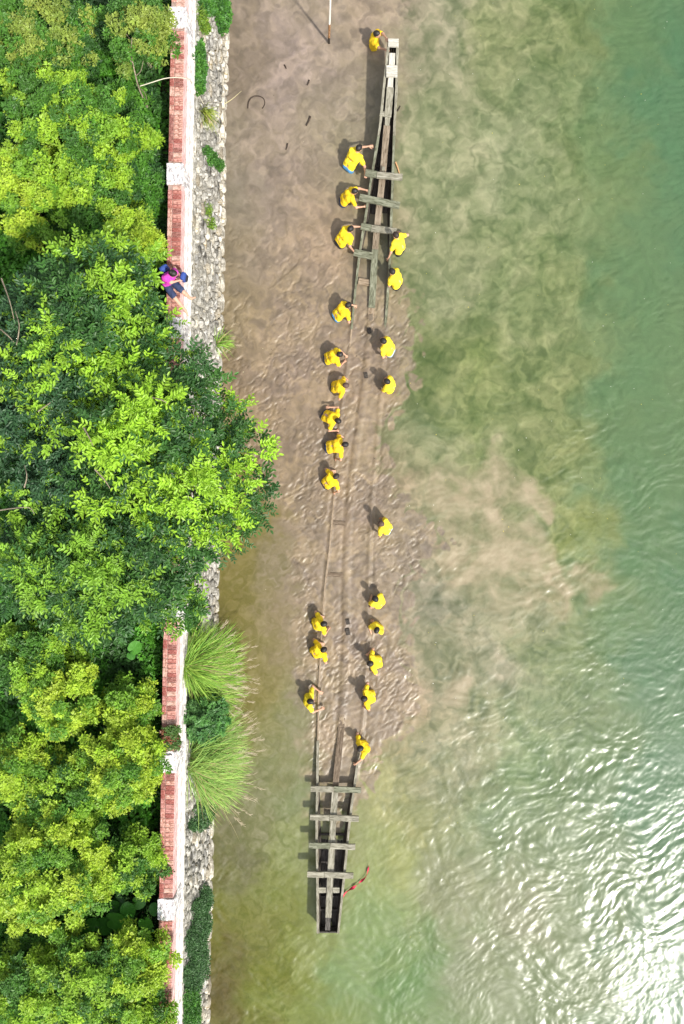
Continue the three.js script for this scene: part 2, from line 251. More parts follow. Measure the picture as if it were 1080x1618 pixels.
function chamferBox(c = 0.08) { // unit box with chamfered edges
  const h = 0.5, i = 0.5 - c, P = []; const v = (x, y, z) => new THREE.Vector3(x, y, z); const f = [];
  const quad = (a, b, d, e) => f.push(a, b, d, a, d, e);
  for (const s of [-1, 1]) {
    const F = (m) => { const q = [m(-i, -i), m(i, -i), m(i, i), m(-i, i)]; s > 0 ? quad(...q) : quad(...q.reverse()); };
    F((a, b) => v(a, b, s * h)); F((a, b) => v(s * h, a, b)); F((a, b) => v(b, s * h, a));
  }
  for (const s of [-1, 1]) for (const t of [-1, 1]) {
    const E = (m) => { const q = [m(s * h, t * i, -i), m(s * h, t * i, i), m(s * i, t * h, i), m(s * i, t * h, -i)]; s * t > 0 ? quad(...q.reverse()) : quad(...q); };
    E((a, b, c2) => v(a, b, c2)); E((a, b, c2) => v(c2, a, b)); E((a, b, c2) => v(b, c2, a));
  }
  for (const a of [-1, 1]) for (const b of [-1, 1]) for (const d of [-1, 1]) { const q = [v(a * h, b * i, d * i), v(a * i, b * h, d * i), v(a * i, b * i, d * h)]; a * b * d > 0 ? f.push(...q) : f.push(...q.reverse()); }
  const pos = [], uv = []; f.forEach((p) => { pos.push(p.x, p.y, p.z); uv.push(p.x + p.y * 0.5, p.z + p.y * 0.5); });
  const g = new THREE.BufferGeometry(); g.setAttribute('position', new THREE.Float32BufferAttribute(pos, 3)); g.setAttribute('uv', new THREE.Float32BufferAttribute(uv, 2)); g.computeVertexNormals(); return g;
}
const BOX = chamferBox(0.07), BOX_S = chamferBox(0.03);
function boxAt(geo, sx, sy, sz, x, y, z, ry = 0) { return geo.clone().applyMatrix4(new THREE.Matrix4().compose(new THREE.Vector3(x, y, z), new THREE.Quaternion().setFromEuler(new THREE.Euler(0, ry, 0)), new THREE.Vector3(sx, sy, sz))); }

// ---- retaining wall of rubble stone
const retaining = thing('retaining_wall', 'battered rubble stone retaining wall rising from the river below the brick parapet', 'wall');
{
  part('mortar_core', sweep((z) => [[foot(z) + 0.02, -0.9], [lip(z) + 0.005, Y_G - 0.02], [lip(z) - 0.6, Y_G - 0.02], [foot(z) - 1.2, -0.9]], Z0, Z1, 1, 1.2), new THREE.MeshStandardMaterial({ map: stoneTex([160, 156, 146], 70, 21, 5), roughness: 1, bumpMap: rough, bumpScale: 0.03 }), retaining);
  part('coping_ledge', sweep((z) => { const l = lip(z); return [[l + 0.055, Y_G - 0.09], [l + 0.05, Y_G + 0.015], [l - 0.1, Y_G + 0.02], [l - 0.1, Y_G - 0.09]]; }, Z0, Z1, 0.7, 0.9), new THREE.MeshStandardMaterial({ map: stoneTex([214, 210, 204], 70, 33, 4), roughness: 0.9, bumpMap: rough, bumpScale: 0.008 }), retaining);
  // stone variants
  const r = rng(501), variants = [];
  for (let v = 0; v < 10; v++) {
    const g0 = new THREE.BoxGeometry(1, 1, 1, 3, 2, 3), g = mergeVertices((g0.deleteAttribute('uv'), g0.deleteAttribute('normal'), g0)), p = g.attributes.position;
    for (let i = 0; i < p.count; i++) {
      let x = p.getX(i), y = p.getY(i), z = p.getZ(i); const L = Math.pow(Math.pow(Math.abs(x) * 2, 4) + Math.pow(Math.abs(y) * 2, 4) + Math.pow(Math.abs(z) * 2, 4), 0.25);
      const m = Math.max(Math.abs(x), Math.abs(y), Math.abs(z)) * 2; const k = m / L; x *= k; y *= k; z *= k;
      p.setXYZ(i, x + 0.10 * N3(x * 1.3 + v * 7, y * 1.3, z * 1.3), y + 0.09 * N3(x * 1.3, y * 1.3 + v * 5, z * 1.3), z + 0.09 * N3(x * 1.3, y * 1.3, z * 1.3 + v * 3));
    }
    g.computeVertexNormals();
    const uv = []; for (let i = 0; i < p.count; i++) uv.push(p.getZ(i) * 0.6 + v * 0.13, p.getY(i) * 0.4 + p.getX(i) * 0.3 + v * 0.29); g.setAttribute('uv', new THREE.Float32BufferAttribute(uv, 2));
    variants.push(g);
  }
  const tones = [[166, 161, 150], [150, 147, 139], [178, 172, 158], [130, 128, 122], [162, 154, 138], [144, 142, 137], [112, 110, 105]];
  const mats = tones.map((t, k) => new THREE.MeshStandardMaterial({ map: stoneTex(t, 84, 60 + k * 3, 2.6), roughness: 0.95, bumpMap: rough, bumpScale: 0.012 }));
  const list = [];
  let y = -0.12;
  for (let row = 0; y < Y_G - 0.12; row++) {
    const h = row === 0 ? 0.34 : 0.17 + 0.13 * r(), top = Math.min(y + h, Y_G - 0.1);
    for (let z = Z0 + r() * 0.3; z < Z1;) { const l = (row === 0 ? 0.4 : 0.2) + 0.3 * r(); list.push({ z: z + l / 2, y: (y + top) / 2 + (r() - 0.5) * 0.05, l: l - 0.03, h: (top - y) - 0.025, v: (r() * variants.length) | 0, m: row < 2 ? [0, 2, 2, 4, 0][(r() * 5) | 0] : (r() * mats.length) | 0, d: 0.13 + 0.09 * r(), ry: (r() - 0.5) * 0.12, rx: (r() - 0.5) * 0.1 }); z += l; }
    y = top;
  }
  const M = new THREE.Matrix4(), Q = new THREE.Quaternion(), place = (s) => { const slope = Math.atan((foot(s.z) - lip(s.z)) / Y_G); Q.setFromEuler(new THREE.Euler(s.rx, s.ry, slope)); return M.compose(new THREE.Vector3(faceX(s.z, s.y) - (s.y < 0.5 ? 0.055 : 0.07), s.y, s.z), Q, new THREE.Vector3(s.d * 1.25, s.h, s.l)); };
  // the stones that show largest are parts of their own
  const pyOf = (s) => 809 + s.z * FOCAL / (CAM_H - s.y);
  const score = (s) => { const py = pyOf(s); const seen = py > -5 && py < 1623 && !(py > 560 && py < 940) && !(py > 1010 && py < 1275); return seen ? s.l * s.h * (1 + 1.2 * (s.y < 0.6)) : 0; };
  list.sort((a, b) => score(b) - score(a));
  const rest = mats.map(() => []);
  list.forEach((s, k) => { place(s); if (k < 290 && score(s) > 0) { const m = part('stone', variants[s.v], mats[s.m], retaining); M.decompose(m.position, m.quaternion, m.scale); } else rest[s.m].push(variants[s.v].clone().applyMatrix4(M)); });
  const merged = mergeGeometries(rest.flat());
  part('stone_courses', merged, mats[1], retaining, true);
}
// ---- brick parapet with white rendered piers
const parapet = thing('brick_parapet', 'long red brick parapet with white plastered river side and white piers', 'wall');
const pierPY = [28, 275, 518, 745, 962, 1204, 1437, 1665];
{
  const plaster = new THREE.MeshStandardMaterial({ map: stoneTex([226, 218, 218], 60, 80, 4), roughness: 0.9, bumpMap: rough, bumpScale: 0.006 });
  const pink = new THREE.MeshStandardMaterial({ map: stoneTex([214, 178, 176], 50, 91, 4), roughness: 0.95, bumpMap: rough, bumpScale: 0.008 });
  const mortarM = new THREE.MeshStandardMaterial({ map: stoneTex([150, 128, 118], 30, 95, 6), roughness: 1 });
  part('core', sweep((z) => { const l = parL(z); return [[l + PW - 0.012, Y_G + 0.02], [l + PW - 0.012, Y_T - 0.012], [l + 0.012, Y_T - 0.012], [l + 0.012, Y_G - 0.6]]; }, Z0, Z1, 0.7, 0.8), mortarM, parapet);
  part('river_side_render', sweep((z) => { const l = parL(z) + PW; return [[l + 0.02, Y_G + 0.021], [l + 0.012, Y_G + 0.56], [l - 0.01, Y_G + 0.56], [l - 0.01, Y_G + 0.021]]; }, Z0, Z1, 0.7, 1), plaster, parapet);
  part('worn_render', sweep((z) => { const l = parL(z) + PW; return [[l + 0.008, Y_G + 0.5605], [l + 0.004, Y_T - 0.03], [l - 0.01, Y_T - 0.03], [l - 0.01, Y_G + 0.5605]]; }, Z0, Z1, 0.7, 1), pink, parapet);
  const reds = [[178, 126, 114], [168, 108, 98], [186, 140, 126], [154, 92, 84], [192, 154, 140], [174, 120, 112], [148, 100, 92]].map((t, k) => new THREE.MeshStandardMaterial({ map: stoneTex(t, 62, 120 + 5 * k, 3), roughness: 0.95, bumpMap: rough, bumpScale: 0.01 }));
  const r = rng(77), hidden = [], M = new THREE.Matrix4(), Q = new THREE.Quaternion();
  const pyT = (z) => 809 + z * FOCAL / (CAM_H - Y_T);
  const inPier = (z) => pierPY.some((p) => Math.abs(pyT(z) - p) < 17.5);
  function brick(x, z, w, l) {
    if (inPier(z)) return;
    const yaw = -Math.atan((parL(z + 0.2) - parL(z - 0.2)) / 0.4) * -1, py = pyT(z);
    Q.setFromEuler(new THREE.Euler((r() - 0.5) * 0.02, yaw + (r() - 0.5) * 0.02, (r() - 0.5) * 0.02));
    M.compose(new THREE.Vector3(x + (r() - 0.5) * 0.005, Y_T - 0.0285 + (r() - 0.5) * 0.008, z), Q, new THREE.Vector3(w, 0.06, l));
    const seen = py > -8 && py < 1628 && !(py > 468 && py < 950);
    const mt = reds[Math.min(6, (r() * (py > 1440 ? 4 : 7)) | 0)];
    if (seen) { const m = part('brick', BOX, mt, parapet); M.decompose(m.position, m.quaternion, m.scale); } else hidden.push(BOX.clone().applyMatrix4(M));
  }
  for (let z = Z0 + 0.1, k = 0; z < Z1 - 0.1; z += 0.1265, k++) brick(parL(z) + 0.252, z, 0.238, 0.115);
  for (let z = Z0 + 0.15; z < Z1 - 0.1; z += 0.253) brick(parL(z) + 0.064, z, 0.115, 0.241);
  part('far_bricks', mergeGeometries(hidden), reds[0], parapet, true);
  const capM = new THREE.MeshStandardMaterial({ map: stoneTex([218, 214, 216], 110, 150, 4), roughness: 0.95, bumpMap: rough, bumpScale: 0.02 });
  pierPY.forEach((p, k) => {
    const z = zOf(p, Y_T), x = parL(z), g = new THREE.BoxGeometry(PW + 0.07, 0.99, 0.56, 5, 6, 6), q = g.attributes.position;
    for (let i = 0; i < q.count; i++) { const a = q.getX(i), b = q.getY(i), c = q.getZ(i), n = 0.012 * N3(a * 6 + k, b * 6, c * 6); q.setXYZ(i, a + n, b + (b > 0.45 ? n * 1.4 : 0), c + n * 1.5); }
    g.computeVertexNormals(); g.translate(x + PW / 2 + 0.005, Y_G + 0.53, z);
    const pier = part('pier', g, capM, parapet);
    if (k === 5) { const c = new THREE.BoxGeometry(0.2, 0.05, 0.4, 3, 1, 4); c.translate(x + PW / 2 + 0.03, Y_G + 1.055, z); const m = part('cap_block', c, plaster, pier); m.userData.label = 'raised white block on top of the pier'; }
  });
}
// ------------------------------------------------------------------ the long wooden dragon boat being raised out of the mud
const boatAt = (py, table, dh = 0) => { const h = catmull(bPY, bG, py); return at(catmull(bPY, table, py), py, h).setY(h + dh); };
// wood: long weathered grain
function woodTex(base, vary, seed) { return dataTex(256, 256, (i, j, o) => { const u = i / 256, v = j / 256, g = N2(u * 46 + seed, v * 2.2 + 0.6 * N2(u * 4, v * 2 + seed)), a = N2b(u * 5 + seed, v * 3), s = smooth(0.3, 0.7, N2b(u * 9 - seed, v * 7)), f = N2(u * 110, v * 9 + seed); for (let k = 0; k < 3; k++) o[k] = base[k] + vary * (0.7 * g + 0.6 * a + 0.35 * f) - s * vary * 0.9; }, true, THREE.MirroredRepeatWrapping); }
const woodBump = dataTex(256, 256, (i, j, o) => { const u = i / 256, v = j / 256; o[0] = o[1] = o[2] = 128 + 70 * N2(u * 60, v * 3) + 30 * N2b(u * 20, v * 12); }, false, THREE.MirroredRepeatWrapping);
const wood = (base, vary, seed, roughness = 0.85) => new THREE.MeshStandardMaterial({ map: woodTex(base, vary, seed), bumpMap: woodBump, bumpScale: 0.012, roughness });
const W_pale = wood([196, 192, 180], 30, 1), W_grey = wood([146, 142, 126], 34, 5), W_green = wood([122, 124, 104], 34, 9), W_brown = wood([138, 124, 106], 32, 14), W_wet = wood([66, 60, 54], 30, 20, 0.45), W_mud = wood([150, 132, 110], 26, 27, 0.6), W_sunk = wood([112, 96, 78], 26, 31, 0.6);
// plank swept along a list of centre points with a width (across) and thickness; frame: across horizontal, thickness along `lean`
function sweepPlank(pts, width, thick, lean = new THREE.Vector3(0, 1, 0), jitter = 0.004, seed = 0) {
  const pos = [], uv = [], idx = [], n = pts.length, T = new THREE.Vector3(), A = new THREE.Vector3(), U = new THREE.Vector3(), q = new THREE.Vector3(); let run = 0;
  const ring = [[-1, 1], [1, 1], [1, -1], [-1, -1]];
  for (let i = 0; i < n; i++) {
    T.subVectors(pts[Math.min(n - 1, i + 1)], pts[Math.max(0, i - 1)]).normalize(); U.copy(lean).addScaledVector(T, -lean.dot(T)).normalize(); A.crossVectors(T, U).normalize();
    if (i) run += pts[i].distanceTo(pts[i - 1]);
    const w = (typeof width === 'function' ? width(i / (n - 1)) : width) / 2, t = thick / 2, j = jitter * N2(i * 0.9 + seed, seed), j2 = jitter * N2(i * 0.7 - seed, seed + 4);
    for (let k = 0; k < 4; k++) for (let e = 0; e < 2; e++) { const c = ring[(k + e) % 4]; q.copy(pts[i]).addScaledVector(A, c[0] * w + j * c[0]).addScaledVector(U, c[1] * t + j2); pos.push(q.x, q.y, q.z); uv.push((k % 2 ? t * 2 : w * 2) * e * 2.2 + k * 0.3 + seed * 0.17, run * 0.55); }
  }
  for (let i = 0; i < n - 1; i++) for (let k = 0; k < 4; k++) { const a = i * 8 + k * 2, b = a + 1, c = a + 8, d = c + 1; idx.push(a, b, c, b, d, c); }
  const cap = (i, f) => { const o = pos.length / 3; for (let k = 0; k < 4; k++) { const s = (i * 8 + k * 2) * 3; pos.push(pos[s], pos[s + 1], pos[s + 2]); uv.push(k & 1, k >> 1); } f ? idx.push(o, o + 2, o + 1, o, o + 3, o + 2) : idx.push(o, o + 1, o + 2, o, o + 2, o + 3); };
  cap(0, true); cap(n - 1, false);
  const g = new THREE.BufferGeometry(); g.setAttribute('position', new THREE.Float32BufferAttribute(pos, 3)); g.setAttribute('uv', new THREE.Float32BufferAttribute(uv, 2)); g.setIndex(idx.reverse()); g.computeVertexNormals(); return g;
}
const range = (a, b, s) => { const n = Math.max(1, Math.round(Math.abs(b - a) / s)), o = []; for (let i = 0; i <= n; i++) o.push(mix(a, b, i / n)); return o; };
const boat = thing('dragon_boat', 'very long narrow wooden boat half sunk in muddy water, ends with cross planks rising clear', 'boat', [0, 0, 0]);
{
  const up = new THREE.Vector3(0, 1, 0);
  for (const [side, T] of [[-1, bL], [1, bR]]) {
    // each side in three lengths of planking, gunwale strip on top
    for (const [a, b, m] of [[62, 214, W_grey], [214, 520, W_green], [520, 1170, W_mud], [1170, 1475, W_grey]]) {
      const pts = range(a + (a > 62 ? 0.4 : 0), b, 22).map((py) => { const p = boatAt(py, T, -0.02 - (side > 0 ? 0.05 * smooth(480, 540, py) * smooth(1210, 1140, py) : 0)); p.x -= side * 0.02; return p; });
      part('gunwale', sweepPlank(pts, a === 520 ? 0.05 : 0.075, 0.05, up, 0.006, side * 3 + a), m, boat);
    }
    const strake = (d0, d1, in0, in1, m, seed) => { // a board between two depths below the gunwale
      const A = [], pos = [], uv = [], idx = []; const rows = range(62, 1475, 24); let run = 0;
      rows.forEach((py, i) => {
        const p = boatAt(py, T), wd = Math.abs(xOf(catmull(bPY, bR, py), 0) - xOf(catmull(bPY, bL, py), 0)) / 2, f = Math.min(1, wd / 0.5); if (i) run += 0.49;
        for (const [d, n, o] of [[d0, in0, 0.016], [d1, in1, 0.016], [d1, in1, -0.016], [d0, in0, -0.016]]) { pos.push(p.x - side * (n * f + 0.02) + side * o, p.y - d, p.z); uv.push(d * 2 + o * 5 + seed, run * 0.4); }
      });
      for (let i = 0; i < rows.length - 1; i++) for (let k = 0; k < 4; k++) { const a = i * 4 + k, b = i * 4 + (k + 1) % 4, c = a + 4, d = b + 4; side > 0 ? idx.push(a, b, c, b, d, c) : idx.push(a, c, b, b, c, d); }
      const g = new THREE.BufferGeometry(); g.setAttribute('position', new THREE.Float32BufferAttribute(pos, 3)); g.setAttribute('uv', new THREE.Float32BufferAttribute(uv, 2)); g.setIndex(idx); const gg = g.toNonIndexed(); gg.computeVertexNormals(); part('side_plank', gg, m, boat);
    };
    strake(0.045, 0.20, 0.0, 0.03, W_brown, 0.3); strake(0.206, 0.38, 0.034, 0.12, W_wet, 0.8);
  }
  { // bottom boards
    for (const f of [-0.62, 0, 0.62]) {
      const pts = range(64, 1473, 26).map((py) => { const l = boatAt(py, bL), r = boatAt(py, bR); return l.clone().lerp(r, 0.5 + f * 0.5 * 0.82).setY(l.y - 0.385); });
      part('bottom_plank', sweepPlank(pts, (t) => { const py = mix(64, 1473, t); return 0.245 * (boatAt(py, bR).x - boatAt(py, bL).x); }, 0.03, up, 0.003, f * 9), W_wet, boat);
    }
  }
  // spine beam, in lengths
  for (const [a, b, w, m, d] of [[84, 106, 0.19, W_pale, -0.02], [120, 139, 0.17, W_pale, -0.02], [138.5, 184, 0.22, W_grey, 0.0], [180, 198, 0.15, W_grey, -0.04], [197, 280, 0.2, W_brown, -0.07], [281, 395, 0.2, W_brown, -0.06], [394, 486, 0.21, W_green, -0.03], [486, 640, 0.2, W_mud, -0.075], [640, 900, 0.2, W_sunk, -0.06], [900, 1150, 0.2, W_sunk, -0.07], [1150, 1244, 0.2, W_sunk, -0.062], [1252, 1288, 0.2, W_grey, -0.02], [1296, 1331, 0.19, W_grey, -0.03], [1340, 1376, 0.19, W_grey, -0.03], [1386, 1450, 0.19, W_grey, -0.03], [1449, 1472, 0.15, W_wet, -0.1]]) {
    const pts = range(a, b, 20).map((py) => boatAt(py, bS, d)); part('spine_beam', sweepPlank(pts, w, 0.07, up, 0.006, a * 0.1), m, boat);
  }
  // cross planks: [py, xLeft, xRight, tilt in px from left to right end, depth px, material, lift]
  const cross = (name, xl, xr, py, tilt, dpx, m, dh = 0.055, seed = 0) => { const h = catmull(bPY, bG, clamp(py, 62, 1475)); const a = at(xl, py - tilt / 2, h + dh), b = at(xr, py + tilt / 2, h + dh); const n = 5, pts = []; for (let i = 0; i <= n; i++) pts.push(a.clone().lerp(b, i / n)); return part(name, sweepPlank(pts, dpx / PXM, 0.06, up, 0.006, seed + py), m, boat); };
  cross('end_board', 613, 629.5, 68, 0, 12, W_pale, 0.03); cross('end_board', 610, 627.5, 113, 0, 17, W_pale, 0.035);
  cross('frame_tie', 600, 618, 181, 3, 7, W_grey, 0.0);
  cross('thwart', 577, 594.5, 274.5, 3, 10, W_green); cross('thwart', 595, 635.5, 278.5, 3.5, 10, W_grey);
  part('peg', boxAt(BOX, 0.1, 0.12, 0.1, ...boatAt(269, bS, 0.09).toArray()), W_grey, boat);
  cross('thwart', 567.5, 631, 318.5, 13, 10.5, W_green);
  cross('thwart', 570, 586, 359, 3, 10, W_green); cross('thwart', 586.5, 626, 363.5, 5, 10, W_grey);
  cross('thwart', 559, 588, 402, 6, 10.5, W_green);
  cross('thwart', 566, 586, 446, 3, 10, W_mud, -0.085);
  for (const [xl, xr, py, t] of [[529, 552, 734, 2], [521, 547, 826, 3], [513, 546, 908, 3]]) cross('sunken_thwart', xl, xr, py, t, 7, W_sunk, -0.046);
  for (const [xl, xm, xr, py, ml, mr] of [[490.5, 527, 570, 1247, W_grey, W_green], [489.5, 520, 566.5, 1292, W_grey, W_grey], [487.5, 521, 561, 1336.5, W_green, W_grey], [485, 511.5, 558, 1382, W_grey, W_grey]]) {
    cross('thwart', xl, xm, py - 0.5, 1, 8.8, ml); cross('thwart', xm + 0.6, xr, py + 0.7, 2, 8.8, mr);
  }
  cross('frame_tie', 502, 514.5, 1406, 0, 8, W_grey, -0.03); cross('frame_tie', 525.5, 536, 1406, 0, 8, W_grey, -0.03);
  // end boards closing the hull
  for (const py of [64, 1474]) { const l = boatAt(py, bL), r = boatAt(py, bR); part('transom', boxAt(BOX_S, r.x - l.x - 0.06, 0.36, 0.04, (l.x + r.x) / 2, l.y - 0.21, l.z), W_wet, boat); }
  // frame heads that break the surface amidships
  for (const [px, py, w] of [[583, 523, 0.13], [577.5, 593, 0.13], [549, 982, 0.12], [549, 998, 0.14]]) part('frame_head', boxAt(BOX, w, 0.3, w * 1.5, at(px, py).x, -0.09, at(px, py).z, 0.2), W_wet, boat);
  // ribs inside the raised ends
  for (const py of [170, 232, 255, 1325, 1425, 1446]) { const l = boatAt(py, bL), r = boatAt(py, bR); part('rib', boxAt(BOX_S, (r.x - l.x) * 0.86, 0.05, 0.07, (l.x + r.x) / 2, l.y - 0.33, l.z), W_wet, boat); }
}
// ------------------------------------------------------------------ people
function surfaceNets(f, lo, hi, cell) {
  const nx = Math.ceil((hi[0] - lo[0]) / cell) + 1, ny = Math.ceil((hi[1] - lo[1]) / cell) + 1, nz = Math.ceil((hi[2] - lo[2]) / cell) + 1, V = new Float32Array(nx * ny * nz);
  let o = 0; for (let k = 0; k < nz; k++) for (let j = 0; j < ny; j++) for (let i = 0; i < nx; i++) V[o++] = f(lo[0] + i * cell, lo[1] + j * cell, lo[2] + k * cell);
  const id = new Int32Array(nx * ny * nz).fill(-1), pos = [], idx = [], C = [0, 1, nx, nx + 1, nx * ny, nx * ny + 1, nx * ny + nx, nx * ny + nx + 1], E = [[0, 1], [2, 3], [4, 5], [6, 7], [0, 2], [1, 3], [4, 6], [5, 7], [0, 4], [1, 5], [2, 6], [3, 7]];
  for (let k = 0; k < nz - 1; k++) for (let j = 0; j < ny - 1; j++) for (let i = 0; i < nx - 1; i++) {
    const b = i + nx * (j + ny * k); let m = 0; for (let c = 0; c < 8; c++) if (V[b + C[c]] < 0) m |= 1 << c;
    if (m === 0 || m === 255) continue;
    let x = 0, y = 0, z = 0, n = 0;
    for (const [p, q] of E) { const a = V[b + C[p]], d = V[b + C[q]]; if ((a < 0) === (d < 0)) continue; const t = a / (a - d); x += mix(p & 1, q & 1, t); y += mix((p >> 1) & 1, (q >> 1) & 1, t); z += mix(p >> 2, q >> 2, t); n++; }
    id[b] = pos.length / 3; pos.push(lo[0] + (i + x / n) * cell, lo[1] + (j + y / n) * cell, lo[2] + (k + z / n) * cell);
  }
  const S = [1, nx, nx * ny];
  for (let k = 1; k < nz - 1; k++) for (let j = 1; j < ny - 1; j++) for (let i = 1; i < nx - 1; i++) {
    const b = i + nx * (j + ny * k), v0 = V[b] < 0;
    for (let a = 0; a < 3; a++) { if (v0 === (V[b + S[a]] < 0)) continue; const u = S[(a + 1) % 3], w = S[(a + 2) % 3], q = [id[b], id[b - u], id[b - u - w], id[b - w]]; if (q.some((e) => e < 0)) continue; v0 ? idx.push(q[0], q[1], q[2], q[0], q[2], q[3]) : idx.push(q[0], q[2], q[1], q[0], q[3], q[2]); }
  }
  const g = new THREE.BufferGeometry(); g.setAttribute('position', new THREE.Float32BufferAttribute(pos, 3)); g.setIndex(idx); g.computeVertexNormals(); return g;
}
const smin = (a, b, k) => { const h = clamp(0.5 + 0.5 * (b - a) / k); return b + (a - b) * h - k * h * (1 - h); };
// bones: [ax, ay, az, bx, by, bz, ra, rb]
function boneField(bones, k) {
  const B = bones.map(([a, b, ra, rb]) => { const d = b.clone().sub(a); return [a.x, a.y, a.z, d.x, d.y, d.z, 1 / Math.max(1e-9, d.lengthSq()), ra, rb - ra]; });
  return (x, y, z) => { let r = 9; for (const b of B) { const px = x - b[0], py = y - b[1], pz = z - b[2]; let t = (px * b[3] + py * b[4] + pz * b[5]) * b[6]; t = t < 0 ? 0 : t > 1 ? 1 : t; const dx = px - t * b[3], dy = py - t * b[4], dz = pz - t * b[5], d = Math.sqrt(dx * dx + dy * dy + dz * dz) - b[7] - t * b[8]; r = d > r + k ? r : r > d + k ? d : smin(r, d, k); } return r; };
}
function netOf(bones, k, cell, pad = 0.05, warp) {
  const lo = [9e9, 9e9, 9e9], hi = [-9e9, -9e9, -9e9]; for (const [a, b, ra, rb] of bones) for (const [p, r] of [[a, ra], [b, rb]]) p.toArray().forEach((v, i) => { lo[i] = Math.min(lo[i], v - r - pad); hi[i] = Math.max(hi[i], v + r + pad); });
  const f = boneField(bones, k); return surfaceNets(warp ? (x, y, z) => f(x, y, z) + warp(x, y, z) : f, lo, hi, cell);
}
const V3 = (x, y, z) => new THREE.Vector3(x, y, z);
const ell = (x, y, z, cx, cy, cz, a, b, c) => { const X = (x - cx) / a, Y = (y - cy) / b, Z = (z - cz) / c, q = Math.sqrt(X * X + Y * Y + Z * Z); return (q - 1) * Math.min(a, b, c); };
// head in its own frame: y up, z towards the face, origin at mid-head
const skull = (x, y, z) => { let d = ell(x, y, z, 0, 0.03, -0.012, 0.076, 0.088, 0.096); d = smin(d, ell(x, y, z, 0, -0.05, 0.025, 0.058, 0.068, 0.066), 0.04); return d; };
const headF = (x, y, z) => {
  let d = skull(x, y, z);
  d = smin(d, ell(x, y, z, 0, -0.016, 0.098, 0.014, 0.024, 0.018), 0.014);                 // nose
  d = smin(d, ell(x, y, z, 0, 0.026, 0.078, 0.05, 0.012, 0.014), 0.014);                   // brow
  for (const s of [-1, 1]) { d = smin(d, ell(x, y, z, s * 0.08, -0.004, -0.004, 0.012, 0.032, 0.02), 0.008); d = smin(d, ell(x, y, z, s * 0.032, 0.0, 0.077, 0.014, 0.01, 0.01), 0.004); }
  d = smin(d, ell(x, y, z, 0, -0.062, 0.086, 0.026, 0.012, 0.01), 0.01);                   // lips
  return smin(d, Math.max(Math.hypot(x, z + 0.012) - 0.052, Math.abs(y + 0.13) - 0.06), 0.03); // neck
};
const headGeo = surfaceNets(headF, [-0.12, -0.2, -0.14], [0.12, 0.15, 0.15], 0.0085);
const hairGeo = surfaceNets((x, y, z) => { const d = skull(x, y, z) - 0.013 - 0.004 * N3(x * 40, y * 40, z * 40); return Math.max(d, -(skull(x, y, z) + 0.004), 0.9 * (0.045 + (z > -0.02 ? (z + 0.02) * 0.55 : (z + 0.02) * 1.1) - y - 0.02)); }, [-0.12, -0.14, -0.14], [0.12, 0.16, 0.15], 0.0085);
const bunGeo = mergeGeometries([hairGeo, surfaceNets((x, y, z) => ell(x, y, z, 0, 0.085, -0.085, 0.05, 0.045, 0.05) + 0.005 * N3(x * 60, y * 60, z * 60), [-0.08, 0.0, -0.16], [0.08, 0.16, 0.0], 0.0085)]);
// hand in its own frame: wrist at the origin, fingers along z, palm facing -y, thumb on +x; loosely closed
const handGeo = (() => {
  const b = [[V3(0, 0, -0.02), V3(0, 0, 0.03), 0.026, 0.03], [V3(-0.022, 0, 0.03), V3(-0.027, -0.002, 0.085), 0.018, 0.014], [V3(0.0, 0, 0.03), V3(0, 0, 0.09), 0.019, 0.014], [V3(0.02, 0, 0.03), V3(0.027, -0.002, 0.085), 0.019, 0.014]];
  for (const [x, l, sp] of [[0.031, 0.07, 0.1], [0.011, 0.078, 0.03], [-0.01, 0.072, -0.04], [-0.03, 0.058, -0.12]]) { let p = V3(x, 0, 0.088), a = 0.35; for (const [f, ra, rb] of [[0.45, 0.0095, 0.009], [0.32, 0.009, 0.0082], [0.23, 0.0082, 0.007]]) { const q = p.clone().add(V3(Math.sin(sp) * l * f, -Math.sin(a) * l * f, Math.cos(a) * l * f)); b.push([p, q, ra, rb]); p = q; a += 0.55; } }
  let p = V3(0.024, -0.006, 0.02); for (const [d, ra, rb] of [[V3(0.03, -0.012, 0.03), 0.015, 0.011], [V3(0.012, -0.012, 0.028), 0.011, 0.0095], [V3(0.0, -0.01, 0.022), 0.0095, 0.008]]) { const q = p.clone().add(d); b.push([p, q, ra, rb]); p = q; }
  return netOf(b, 0.008, 0.0052, 0.012);
})();
const handMirror = (() => { const g = handGeo.clone(); g.scale(-1, 1, 1); const i = [...g.index.array]; for (let k = 0; k < i.length; k += 3) { const t = i[k]; i[k] = i[k + 1]; i[k + 1] = t; } g.setIndex(i); g.computeVertexNormals(); return g; })();
const basis = (X, Y, Z, o) => new THREE.Matrix4().makeBasis(X, Y, Z).setPosition(o);
function frameFrom(forward, upHint) { const Z = forward.clone().normalize(), X = new THREE.Vector3().crossVectors(upHint, Z).normalize(), Y = new THREE.Vector3().crossVectors(Z, X); return [X, Y, Z]; }
function ik(S, T, l1, l2, pole) { const d = T.clone().sub(S); let L = d.length(); const max = (l1 + l2) * 0.985; if (L > max) { T = S.clone().addScaledVector(d, max / L); L = max; } const n = T.clone().sub(S).normalize(), a = (l1 * l1 - l2 * l2 + L * L) / (2 * L), h = Math.sqrt(Math.max(0, l1 * l1 - a * a)), p = pole.clone().addScaledVector(n, -pole.dot(n)).normalize(); return [S.clone().addScaledVector(n, a).addScaledVector(p, h), T]; }
const clothTex = dataTex(128, 128, (i, j, o) => { const a = 228 + 18 * tileNoise(i / 128, j / 128, 4, 4, 71); o[0] = o[1] = o[2] = a; }, true);
const skinMat = (rgb) => { const m = new THREE.MeshStandardMaterial({ vertexColors: true, roughness: 0.6 }); m.color.setRGB(...rgb); return m; };
const SKINS = [skinMat([0.52, 0.30, 0.20]), skinMat([0.44, 0.24, 0.155]), skinMat([0.58, 0.35, 0.25])];
